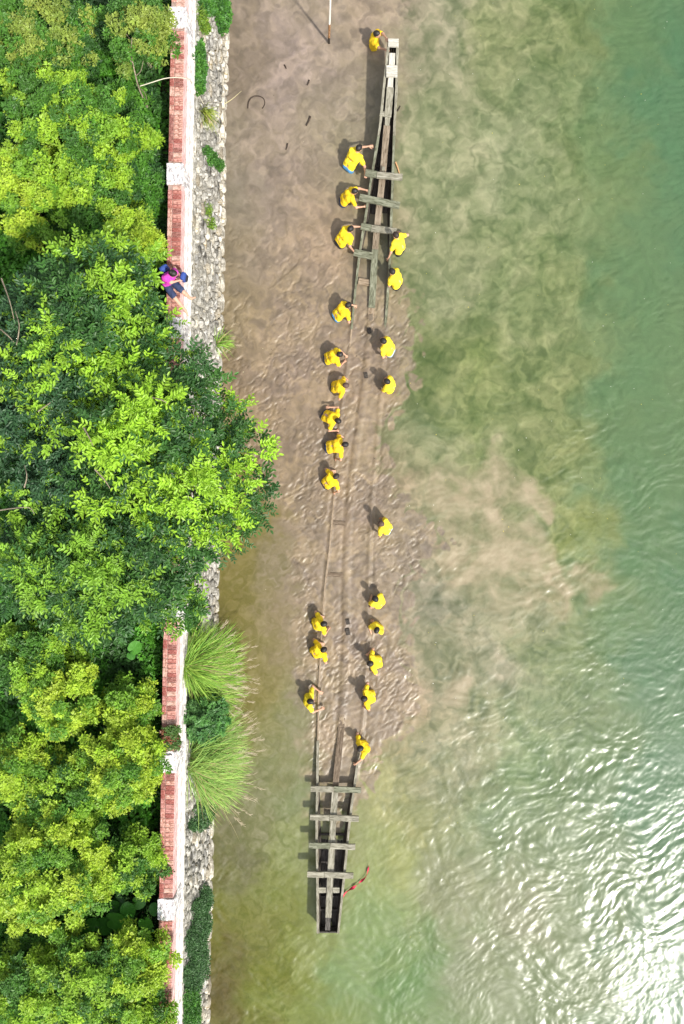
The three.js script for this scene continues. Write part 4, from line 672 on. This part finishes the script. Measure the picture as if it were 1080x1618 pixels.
// big round taro leaves
function roundLeaf(rad) { const n = 18, rings = 4, pos = [0, 0, 0], idx = []; for (let j = 1; j <= rings; j++) for (let i = 0; i < n; i++) { const a = i / n * 6.2832, notch = 1 - 0.62 * Math.exp(-Math.pow((a > Math.PI ? a - 6.2832 : a) / 0.28, 2)), q = rad * j / rings * (notch) * (1 + 0.12 * Math.cos(a - Math.PI)); const rip = 0.035 * rad * Math.cos(a * 7) * (j / rings); pos.push(-Math.cos(a) * q, 0.18 * rad * (j / rings) * (j / rings) * Math.abs(Math.sin(a)) - 0.12 * rad * Math.pow(j / rings, 2) + rip, Math.sin(a) * q * 0.88); } for (let i = 0; i < n; i++) { idx.push(0, 1 + (i + 1) % n, 1 + i); for (let j = 1; j < rings; j++) { const a = 1 + (j - 1) * n + i, b = 1 + (j - 1) * n + (i + 1) % n, c = a + n, d = b + n; idx.push(a, b, c, b, d, c); } } const g = new THREE.BufferGeometry(); g.setAttribute('position', new THREE.Float32BufferAttribute(pos, 3)); g.setIndex(idx); g.computeVertexNormals(); return g; }
const TARO = roundLeaf(1), taroM = [[0.09, 0.30, 0.03], [0.06, 0.22, 0.025], [0.05, 0.16, 0.03]].map((c) => { const m = leafMat(0.4, 0.3); m.color.setRGB(...c); return m; }), stemM = std([0.12, 0.22, 0.05], 0.6);
[[180, 1452, 4, 0.30, 'taro plant with the largest round leaf, beside the lower parapet'], [203, 1436, 4, 0.24, 'taro plant between the largest round leaf and the parapet'], [158, 1425, 4, 0.22, 'taro plant under the edge of the largest golden shrub'], [232, 1455, 3, 0.22, 'shaded taro plant right against the parapet'], [150, 1460, 4, 0.2, 'small taro plant left of the largest round leaf'], [205, 1475, 4, 0.2, 'small taro plant below the largest round leaf'], [212, 1024, 2, 0.2, 'taro plant with two bright leaves in the hedge below the big trees'], [72, 1152, 3, 0.24, 'taro plant half hidden under the shrubs near the left edge'], [150, 1330, 3, 0.17, 'small taro plant between the lower yellow-green shrubs']].forEach(([px, py, n, rad, label], k) => {
  const r = rng(300 + k), h0 = 0.95, base = at(px, py, Y_G + h0).setY(Y_G), root = thing('taro_plant', label, 'plant', base.toArray(), 'taro plants');
  for (let i = 0; i < n; i++) { const a = i * 2.4 + k, d = i ? 0.22 + 0.16 * r() : 0.02, h = h0 + (i ? -0.3 * r() : 0.1), tip = V3(Math.cos(a) * d, h, Math.sin(a) * d), s = rad * (i ? 0.6 + 0.35 * r() : 1); part('stem', limb([V3(0, 0, 0), V3(tip.x * 0.3, h * 0.6, tip.z * 0.3), tip.clone().add(V3(0, -0.01, 0))], 0.018, 0.009, 5), stemM, root); const m = part('leaf', TARO, taroM[(i + (k > 6 ? 0 : k)) % 3], root); m.position.copy(tip); m.rotation.set((r() - 0.5) * 0.5, r() * 6.28, (r() - 0.5) * 0.5); m.scale.setScalar(s); }
});
// ---- plants on the stone face
const yFace = (px, py) => { let y = 1.5; for (let i = 0; i < 12; i++) { const z = zOf(py, y), f = 540 + faceX(z, y) * FOCAL / (CAM_H - y); y = clamp(y + (f - px) / 18.5 * 0.8, -0.05, 3.02); } return y; };
function creeper(label, list, n, cols, geo, seed, out = 0.14, name = 'wall_creeper') {
  const r = rng(seed), items = [], [cx, cy] = list[0], y0 = yFace(cx, cy), z0 = zOf(cy, y0), O = V3(faceX(z0, y0), y0, z0), root = thing(name, label, 'creeper', O.toArray(), 'plants growing on the stone wall');
  for (let i = 0; i < n; i++) { const [px, py, rx, ry] = list[(r() * list.length) | 0], a = r() * 6.2832, q = Math.sqrt(r()) * (1 + 0.25 * N2(Math.cos(a) * 2 + seed, Math.sin(a) * 2 + py)), X = px + Math.cos(a) * q * rx, Yp = py + Math.sin(a) * q * ry, y = yFace(X, Yp), z = zOf(Yp, y); items.push({ p: V3(faceX(z, y) + 0.03 + out * r() * (1.1 - q * 0.6), y + 0.05 * r(), z).sub(O), e: [(r() - 0.5) * 1.0, r() * 6.28, -0.5 + (r() - 0.5) * 0.9], s: 0.8 + 0.6 * r(), c: tint(lerp3(cols[0], cols[1], r()), 0.7 + 0.6 * r()) }); }
  cloud('leaves', geo, LEAF, items, root);
  part('stem', limb([V3(-0.02, -0.1, 0), V3(0.04, 0.05, 0.1), V3(0.05, 0.1, -0.15)], 0.012, 0.006, 5), BARK, root);
  return root;
}
const GC = [[0.10, 0.28, 0.03], [0.05, 0.16, 0.03]], GF = [[0.10, 0.22, 0.07], [0.05, 0.13, 0.04]], GY = [[0.22, 0.34, 0.03], [0.12, 0.24, 0.03]];
creeper('bright green creeper at the very top of the stone wall', [[338, 2, 20, 24], [350, 26, 9, 26], [322, 8, 9, 16]], 700, GC, ROS, 41);
creeper('yellowish creeper strip under the topmost white pier', [[316, 28, 6, 18], [321, 44, 5, 8]], 220, GY, ROS_FINE, 42, 0.1);
creeper('narrow green creeper hanging from the ledge left of the hoop', [[312, 92, 6, 22], [314, 112, 6, 22], [311, 132, 6, 14]], 420, GC, ROS, 43, 0.1);
creeper('small green creeper running down diagonally by the second white pier', [[324, 240, 5, 6], [334, 252, 7, 8], [344, 262, 6, 8]], 200, GC, ROS_FINE, 44, 0.07);
creeper('thin yellowish weeds on the stones above the seated woman', [[326, 332, 5, 12], [331, 352, 4, 8]], 60, GY, ROS_FINE, 45, 0.05);
creeper('green creeper on the stones just above the tall reeds', [[300, 975, 10, 24], [306, 955, 9, 14]], 300, GC, ROS, 46, 0.12);
creeper('grey-green weeds on the stones below the tall reeds', [[320, 1285, 14, 14], [310, 1302, 14, 10], [328, 1268, 10, 10]], 560, GF, ROS_FINE, 47);
creeper('upper end of the long weed strip above the bottom of the wall', [[322, 1418, 8, 16], [314, 1432, 12, 12]], 460, GF, ROS_FINE, 48);
creeper('long grey-green weed strip along the foot of the lowest wall stretch', [[316, 1460, 13, 24], [306, 1490, 16, 26], [312, 1520, 14, 30], [300, 1545, 13, 26]], 1500, GF, ROS_FINE, 49);
creeper('bright green weeds at the bottom end of the wall', [[298, 1580, 12, 24], [300, 1606, 12, 18]], 620, GC, ROS_FINE, 50);
// ---- reeds
const REED = leafMat(0.7, 0.3); REED.vertexColors = true;
function reeds(label, bases, n, reach, seed, cols, name = 'reed_clump') {
  const r = rng(seed), [bx, by] = bases[0], yb = yFace(bx, by), O = V3(faceX(zOf(by, yb), yb), yb, zOf(by, yb)), root = thing(name, label, 'reeds', O.toArray(), 'reeds and grass tufts on the wall'), pos = [], col = [], idx = [], sp = [], spc = [], spi = [];
  const strip = (P, C, I, c0, dir, L, w, droop, rise, tint2) => { const S = 7, bend = (r() - 0.5) * 0.5 * L, sideV = V3(-dir.z, 0, dir.x).applyAxisAngle(dir, (r() - 0.5) * 1.2), o = P.length / 3; for (let i = 0; i <= S; i++) { const t = i / S, p = c0.clone().addScaledVector(dir, L * t * (1 - 0.12 * t)).add(V3(-dir.z * bend * t * t, 0, dir.x * bend * t * t)).add(V3(0, rise * t - droop * t * t, 0)), ww = w * (i === S ? 0.05 : Math.sin(Math.PI * (0.15 + 0.8 * t))) / 2; for (const s of [-1, 1]) { P.push(p.x + sideV.x * s * ww, p.y + sideV.y * s * ww, p.z + sideV.z * s * ww); C.push(...tint2); } } for (let i = 0; i < S; i++) { const a = o + i * 2; I.push(a, a + 2, a + 1, a + 1, a + 2, a + 3); } };
  for (let i = 0; i < n; i++) { const [px, py, rp, ang] = bases[(r() * bases.length) | 0], X = px + (r() - 0.5) * 2 * rp, Yp = py + (r() - 0.5) * 2 * rp, y = yFace(X, Yp), c0 = V3(faceX(zOf(Yp, y), y) - 0.03, y, zOf(Yp, y)).sub(O), a = ang + (r() - 0.5) * 2.6 * (r() + 0.25), dir = V3(Math.cos(a), 0, Math.sin(a)), L = reach * (0.45 + 0.6 * r()); strip(pos, col, idx, c0, dir, L, 0.015 + 0.011 * r(), 0.4 + 0.9 * r(), 0.5 + 0.8 * r(), tint(r() < 0.1 ? [0.45, 0.38, 0.18] : lerp3(cols[0], cols[1], r()), 0.7 + 0.6 * r())); }
  for (let i = 0; i < n / 70; i++) { const [px, py, rp, ang] = bases[(r() * bases.length) | 0], y = yFace(px, py), c0 = V3(faceX(zOf(py, y), y), y, zOf(py, y)).sub(O), a = ang + (r() - 0.5) * 1.1, dir = V3(Math.cos(a), 0, Math.sin(a)); strip(sp, spc, spi, c0, dir, reach * (1.05 + 0.35 * r()), 0.014, 0.35, 0.95, [0.42, 0.36, 0.2]); for (let k = 0; k < 14; k++) { const t = 0.78 + 0.22 * r(), q = c0.clone().addScaledVector(dir, reach * 1.2 * t * (1 - 0.12 * t)).add(V3(0, 0.95 * t - 0.35 * t * t, 0)); strip(sp, spc, spi, q, dir.clone().applyAxisAngle(V3(0, 1, 0), (r() - 0.5) * 0.9), 0.14, 0.008, 0.04, 0, [0.5, 0.42, 0.3]); } }
  for (const [nm, P, C, I] of [['blades', pos, col, idx], ['seed_stalks', sp, spc, spi]]) { if (!I.length) continue; const g = new THREE.BufferGeometry(); g.setAttribute('position', new THREE.Float32BufferAttribute(P, 3)); g.setAttribute('color', new THREE.Float32BufferAttribute(C, 3)); g.setIndex(I); g.computeVertexNormals(); part(nm, g, REED, root, true); }
  return root;
}
const RG = [[0.36, 0.54, 0.08], [0.16, 0.36, 0.04]];
reeds('upper of the two big fresh green reed clumps arching over the water', [[300, 1054, 10, -0.1], [308, 1078, 9, 0.05], [302, 1038, 7, -0.5], [318, 1066, 9, -0.3], [294, 1050, 4, 0.3], [312, 1100, 8, 0.1], [334, 1062, 8, -0.2], [330, 1090, 8, 0.2], [332, 1034, 7, -0.6]], 2300, 1.45, 61, RG);
reeds('lower of the two big fresh green reed clumps with pale seed stalks', [[308, 1195, 9, -0.15], [304, 1215, 9, 0.1], [312, 1176, 8, -0.35], [314, 1232, 8, 0.25], [316, 1158, 7, -0.1], [330, 1190, 8, -0.2], [330, 1222, 8, 0.15], [326, 1172, 7, -0.5]], 1900, 1.7, 62, [[0.38, 0.54, 0.12], [0.18, 0.36, 0.07]]);
reeds('small yellowish fern tuft on the stones near the rope', [[322, 178, 4, 0.9], [325, 183, 3, 1.3]], 170, 0.55, 63, [[0.34, 0.38, 0.05], [0.16, 0.26, 0.03]], 'fern_tuft');
reeds('little grass tuft at the foot of the wall below the overhanging tree', [[345, 545, 5, -0.3]], 90, 0.7, 64, RG, 'grass_tuft');
{ // leafy bush between the reed clumps, spilling onto the parapet
  const O = V3(faceX(zOf(1140, 2.4), 2.4), 2.4, zOf(1140, 2.4)), root = thing('leafy_bush', 'dark green leafy bush between the two reed clumps, spilling over the bricks', 'bush', O.toArray()), r = rng(70), items = [];
  for (let i = 0; i < 1300; i++) { const a = r() * 6.28, q = Math.sqrt(r()), ew = 1 + 0.35 * N2(Math.cos(a) * 1.8 + 4, Math.sin(a) * 1.8), px = 320 + ew * Math.cos(a) * q * 34, py = 1136 + ew * Math.sin(a) * q * 34, h = 2.5 + 1.1 * Math.sqrt(1 - q * q) * (0.6 + 0.5 * N2(px * 0.06, py * 0.06)) - 0.5 * r(), p = at(px, py, h); items.push({ p: p.sub(O), e: [(r() - 0.5) * 0.8, r() * 6.28, (r() - 0.5) * 0.8], s: 0.8 + 0.6 * r(), c: tint(lerp3([0.13, 0.32, 0.07], [0.05, 0.16, 0.04], r()), 0.7 + 0.6 * r()) }); }
  for (let i = 0; i < 130; i++) { const p = at(270 + (r() - 0.5) * 26, 1166 + (r() - 0.5) * 34, 4.08 + 0.12 * r()); items.push({ p: p.sub(O), e: [(r() - 0.5) * 0.8, r() * 6.28, (r() - 0.5) * 0.8], s: 0.6 + 0.5 * r(), c: tint(r() < 0.25 ? [0.3, 0.12, 0.06] : [0.1, 0.2, 0.04], 0.8 + 0.4 * r()) }); }
  cloud('leaves', ROS, LEAF, items, root); for (const d of [[0.5, 0.7, -0.4], [0.7, 0.6, 0.3], [-0.3, 1.5, 0.4]]) part('stem', limb([V3(-0.1, -0.2, 0), V3(d[0] * 0.4, d[1] * 0.5, d[2] * 0.5), V3(...d)], 0.02, 0.006, 5), BARK, root);
}
// ------------------------------------------------------------------ the woman on the parapet and the small things
{
  const seat = at(266, 446, Y_T + 0.16), fwd = V3(0.55, 0, 0.83).normalize(), X = V3(0, 1, 0).cross(fwd).normalize();
  const pelvis = seat.clone(), Y = fwd.clone().multiplyScalar(0.12).add(V3(0.22, 0.9, -0.22)).normalize(), Z = new THREE.Vector3().crossVectors(X, Y).normalize(), Xb = new THREE.Vector3().crossVectors(Y, Z).normalize();
  const neck = pelvis.clone().addScaledVector(Y, 0.47), chest = pelvis.clone().addScaledVector(Y, 0.33).addScaledVector(Z, -0.02), shoulders = [-1, 1].map((s) => pelvis.clone().addScaledVector(Y, 0.43).addScaledVector(Xb, s * 0.155));
  const hips = [-1, 1].map((s) => pelvis.clone().addScaledVector(X, s * 0.09)), knees = [at(279, 476, Y_T + 0.1), at(290, 462, Y_T + 0.12)];
  const ankles = [at(298, 497, Y_T - 0.22), at(301, 472, Y_T - 0.24)], toes = [at(300, 506, Y_T - 0.3), at(307, 470, Y_T - 0.3)];
  for (let k = 0; k < 2; k++) { const d = knees[k].clone().sub(hips[k]); if (d.length() > 0.44) knees[k] = hips[k].clone().addScaledVector(d.normalize(), 0.44); const e = ankles[k].clone().sub(knees[k]); if (e.length() > 0.44) { ankles[k] = knees[k].clone().addScaledVector(e.normalize(), 0.44); } const f = toes[k].clone().sub(ankles[k]); toes[k] = ankles[k].clone().addScaledVector(f.normalize(), 0.14); }
  const headUp = Y.clone().addScaledVector(fwd, 0.25).normalize(), look = V3(0.95, -0.5, 0.1).normalize(), HX = new THREE.Vector3().crossVectors(headUp, look).normalize(), HZ = new THREE.Vector3().crossVectors(HX, headUp).normalize(), headAt = neck.clone().addScaledVector(headUp, 0.15).add(V3(0.05, 0, 0));
  const bagAt = at(290, 438, Y_T + 0.34), elbows = [], wrists = [];
  for (let k = 0; k < 2; k++) { const [e, w] = ik(shoulders[k], bagAt.clone().add(V3(-0.11, 0.06, k ? -0.06 : 0.1)), 0.25, 0.23, V3(0, -0.7, 0).addScaledVector(Xb, k ? 0.5 : -0.5)); elbows.push(e); wrists.push(w); }
  const PINK = std([0.62, 0.05, 0.42], 0.8);
  figure('person', 'woman in magenta top and navy shorts sitting on the brick parapet', undefined, { pelvis, chest, neck, torso: [Xb, Y, Z], shoulders, elbows, wrists, hips, knees, ankles, toes, head: [HX, headUp, HZ], headAt, round: -0.03 }, { shirt: PINK, shorts: SHORTS.navy, skin: 2, hair: 0, bun: true, slim: true, sleeve: 0.45, hem: 0.03 });
  // a bag: rounded body, pocket, straps
  const bagM = std([0.03, 0.07, 0.30], 0.75), dark = std([0.015, 0.015, 0.03], 0.7);
  const bag = (label, p, turn, s, name) => { const b = thing(name, label, 'bag', p.toArray()); b.rotation.y = turn; const shape = (a, c, d) => { const g = new THREE.BoxGeometry(1, 1, 1, 6, 6, 6), q = g.attributes.position; for (let i = 0; i < q.count; i++) { const v = V3(q.getX(i) * 2, q.getY(i) * 2, q.getZ(i) * 2), L = Math.pow(Math.abs(v.x) ** 4 + Math.abs(v.y) ** 4 + Math.abs(v.z) ** 4, 0.25), m = Math.max(Math.abs(v.x), Math.abs(v.y), Math.abs(v.z)); v.multiplyScalar(m / L * (1 + 0.05 * N3(v.x, v.y, v.z + s))); q.setXYZ(i, v.x * a / 2, v.y * c / 2, v.z * d / 2); } g.computeVertexNormals(); return g; };
    part('body', shape(0.28 * s, 0.4 * s, 0.16 * s), bagM, b); const pk = part('pocket', shape(0.21 * s, 0.2 * s, 0.07 * s), dark, b); pk.position.set(0, -0.06 * s, 0.085 * s);
    for (const k of [-1, 1]) part('strap', limb([V3(k * 0.08 * s, 0.18 * s, -0.07 * s), V3(k * 0.09 * s, 0.16 * s, -0.2 * s), V3(k * 0.1 * s, -0.14 * s, -0.09 * s)], 0.012, 0.012, 6), dark, b); return b; };
  bag('navy blue backpack worn on the back of the woman in magenta', chest.clone().addScaledVector(Z, -0.23).add(V3(0, -0.03, 0)), Math.atan2(-Z.x, -Z.z), 0.9, 'backpack');
  bag('blue bag held on the knees of the woman in magenta', bagAt, Math.PI / 2 - 0.25, 0.82, 'shoulder_bag');
}
{ // white pole planted in the river bed
  const p = at(519.5, 68), root = thing('marker_pole', 'upright white pole with rusty foot standing in the mud at the top', 'pole', p.toArray());
  const white = new THREE.MeshStandardMaterial({ map: stoneTex([226, 222, 214], 24, 210, 4), roughness: 0.6 }), rust = new THREE.MeshStandardMaterial({ map: stoneTex([150, 112, 76], 60, 215, 5), roughness: 0.9 }), wet = std([0.03, 0.025, 0.02], 0.5);
  part('shaft', limb([V3(0.03, 0.95, -0.01), V3(0.07, 2.0, -0.02), V3(0.12, 3.4, -0.03)], 0.034, 0.032, 10), white, root);
  part('rusty_length', limb([V3(0.005, 0.3, 0), V3(0.02, 0.65, 0), V3(0.03, 0.95, -0.01)], 0.037, 0.036, 10), rust, root);
  part('wet_foot', limb([V3(-0.01, -0.6, 0), V3(0, 0, 0), V3(0.005, 0.3, 0)], 0.042, 0.04, 10), wet, root);
}
{ // sash drifting from the stern
  const c = new THREE.CatmullRomCurve3([[539.5, 1416], [546, 1409], [553, 1404], [561, 1399], [569, 1392], [576, 1386], [580, 1378], [582.5, 1366]].map(([x, y], i) => at(x, y).setY(0.03 + 0.008 * (i % 2) + (i === 0 ? 0.05 : 0)))), n = 48, pos = [], idx = [];
  for (let i = 0; i <= n; i++) { const t = i / n, p = c.getPointAt(t), d = c.getTangentAt(t), tw = 0.9 * Math.sin(t * 17) , w = (0.05 * (1 - 0.7 * t) + 0.009) * (0.6 + 0.4 * Math.sin(t * 23)); const s = V3(-d.z, 0, d.x).applyAxisAngle(d, tw); for (const [k, lift2] of [[-1, 0], [-0.3, 0.012], [0.4, -0.004], [1, 0.008]]) pos.push(p.x + s.x * k * w, p.y + s.y * k * w + lift2 + 0.015, p.z + s.z * k * w); }
  for (let i = 0; i < n; i++) for (let k = 0; k < 3; k++) { const a = i * 4 + k; idx.push(a, a + 4, a + 1, a + 1, a + 4, a + 5); }
  const g = new THREE.BufferGeometry(); g.setAttribute('position', new THREE.Float32BufferAttribute(pos, 3)); g.setIndex(idx); g.computeVertexNormals();
  const m = new THREE.Mesh(g, std([0.55, 0.015, 0.06], 0.7, { side: THREE.DoubleSide })); m.name = 'red_sash'; m.castShadow = m.receiveShadow = true; scene.add(m); tag(m, 'twisted red cloth sash trailing on the water from the lower end', 'cloth');
}
{ // rope from the bare branch over the parapet and down the stones
  const pts = [at(221, 136, 4.5), at(240, 130, 4.15), at(262, 123.5, 4.06), at(280, 122.5, 4.035), at(291.5, 123.5, 4.03), at(303.5, 131, 3.06), at(312, 147, 2.75), at(321, 164, 2.2)];
  const m = new THREE.Mesh(limb(pts, 0.013, 0.012, 6), std([0.62, 0.58, 0.46], 0.9)); m.name = 'rope'; m.castShadow = m.receiveShadow = true; scene.add(m); tag(m, 'thin pale rope crossing the parapet from a bare branch', 'rope');
  const b = at(220, 140, 4.4), root = thing('bare_sapling', 'leafless grey sapling leaning beside the rope', 'sapling', b.clone().setY(Y_G).toArray());
  const L = (px, py, h) => at(px, py, h).sub(b.clone().setY(Y_G)); part('trunk', limb([V3(0, 0, 0.05), L(219, 139, 4.3), L(214, 120, 4.8), L(207, 85, 5.3), L(208, 60, 5.7)], 0.035, 0.01, 6), BARK, root);
  for (const q of [[[214, 120, 4.8], [222, 112, 5.0], [226, 96, 5.2]], [[210, 100, 5.1], [203, 92, 5.3], [199, 76, 5.5]], [[219, 139, 4.3], [228, 146, 4.4], [232, 158, 4.4]]]) part('branch', limb(q.map((p) => L(...p)), 0.016, 0.005, 5), BARK, root);
}
// pale bare twigs breaking through the big crowns
[[[2, 440, 7.0], [16, 480, 7.3], [24, 515, 7.1]], [[26, 545, 7.2], [30, 515, 7.3], [24, 492, 7.2]], [[0, 520, 6.9], [14, 532, 7.0], [28, 546, 6.9], [38, 528, 7.1]], [[60, 650, 7.2], [74, 640, 7.3], [90, 628, 7.2]], [[0, 806, 6.8], [22, 803, 7.2], [46, 802, 7.4], [54, 812, 7.0]], [[132, 676, 8.0], [142, 694, 8.1], [150, 714, 7.8]], [[240, 628, 7.9], [255, 632, 8.1], [268, 640, 7.8]], [[150, 742, 8.0], [166, 760, 8.0], [176, 776, 7.7]], [[38, 770, 7.1], [42, 752, 7.4], [38, 735, 7.2]]].forEach((q, k) => {
  const labels = ['topmost pale dead twig at the left edge of the dark tree', 'pale dead twig pointing up beside the topmost one', 'forked pale dead twig crossing the left edge of the dark tree', 'short pale dead twig in the middle of the dark tree', 'long pale dead twig at the left edge lower in the dark tree', 'pale dead twig in the centre of the flecked tree', 'pale dead twig near the river side of the flecked tree', 'pale dead twig slanting low in the flecked tree', 'upright pale dead twig just above the long one'];
  const m = new THREE.Mesh(limb(q.map((p) => at(...p)), 0.02, 0.007, 5), BARK); m.name = numbered('dead_twig'); m.castShadow = m.receiveShadow = true; scene.add(m); tag(m, labels[k], 'twig', 'dead twigs in the big trees');
});
{ // drift: sticks, a hoop of cable, specks
  const wet = new THREE.MeshStandardMaterial({ map: woodTex([60, 48, 38], 24, 61), roughness: 0.7 }), palew = new THREE.MeshStandardMaterial({ map: woodTex([206, 160, 116], 24, 63), roughness: 0.8 });
  const stick = (label, a, b, r0, mat, h = 0.012) => { const A = at(a[0], a[1]).setY(h), B = at(b[0], b[1]).setY(h + 0.01), mid = A.clone().lerp(B, 0.5).add(V3(0.01, 0.004, 0.008)), m = new THREE.Mesh(limb([A, mid, B], r0, r0 * 0.6, 6), mat); m.name = numbered('drift_stick'); m.castShadow = m.receiveShadow = true; scene.add(m); tag(m, label, 'stick', 'sticks drifting on the muddy water'); };
  stick('largest dark stick floating on the calm mud left of the boat', [490, 184], [483.5, 199], 0.035, wet); stick('small dark stick floating right below the white pole', [488, 127], [485, 135], 0.03, wet); stick('small dark stick above the calm patch left of the largest one', [449, 103], [452, 109], 0.028, wet); stick('short dark stick lowest of those on the calm mud', [454, 227], [451.5, 237], 0.026, wet);
  stick('pale stick standing out of the water right of the topmost thwart', [624.5, 257], [630.5, 275], 0.03, palew, 0.03); stick('little dark stick right beside the raised upper boat end', [627, 176], [632, 168], 0.025, wet);
  const hoop = new THREE.Mesh(limb([[391, 172], [393, 160], [399, 153.5], [408, 152], [416, 156], [418, 164], [414, 172]].map((p, i) => at(...p).setY(0.006 + 0.01 * Math.sin(i * 1.1))), 0.022, 0.018, 7), wet); hoop.name = 'cable_hoop'; hoop.castShadow = hoop.receiveShadow = true; scene.add(hoop); tag(hoop, 'dark bent hoop of cable just breaking the surface near the wall', 'cable');
  const reed = new THREE.Mesh(limb([at(356, 174).setY(0.35), at(368, 168).setY(0.4), at(383, 152).setY(0.3)], 0.016, 0.004, 5), std([0.5, 0.45, 0.25], 0.85)); reed.name = 'dry_reed'; reed.castShadow = reed.receiveShadow = true; scene.add(reed); tag(reed, 'dry straw coloured reed leaning out from the stone wall', 'reed');
  // floating petals and leaf specks, too many and small to count
  const r = rng(1234), items = [], leafS = blade(0.05, 0.035, 0.1, 0.05); for (let i = 0; i < 150; i++) { const px = 640 + 430 * r(), py = 1610 * r(), p = at(px, py); items.push({ p: p.setY(waveAt(p.x, p.z) + 0.006), e: [0, r() * 6.28, 0], s: 0.35 + 0.5 * r() * r(), c: r() < 0.5 ? [0.7, 0.6, 0.1] : [0.75, 0.75, 0.68] }); }
  for (let i = 0; i < 26; i++) { const p = at(370 + 240 * r(), 60 + 900 * r()); items.push({ p: p.setY(waveAt(p.x, p.z) + 0.006), e: [0, r() * 6.28, 0], s: 0.35 + 0.5 * r(), c: r() < 0.5 ? [0.65, 0.6, 0.4] : [0.05, 0.04, 0.03] }); }
  const g = new THREE.Group(); g.name = 'floating_specks'; g.userData = { kind: 'stuff', label: 'tiny pale and yellow leaf specks floating on the river', category: 'leaf litter' }; scene.add(g); cloud('specks', leafS, LEAF_MATT, items, g);
}
renderer.render(scene, camera);
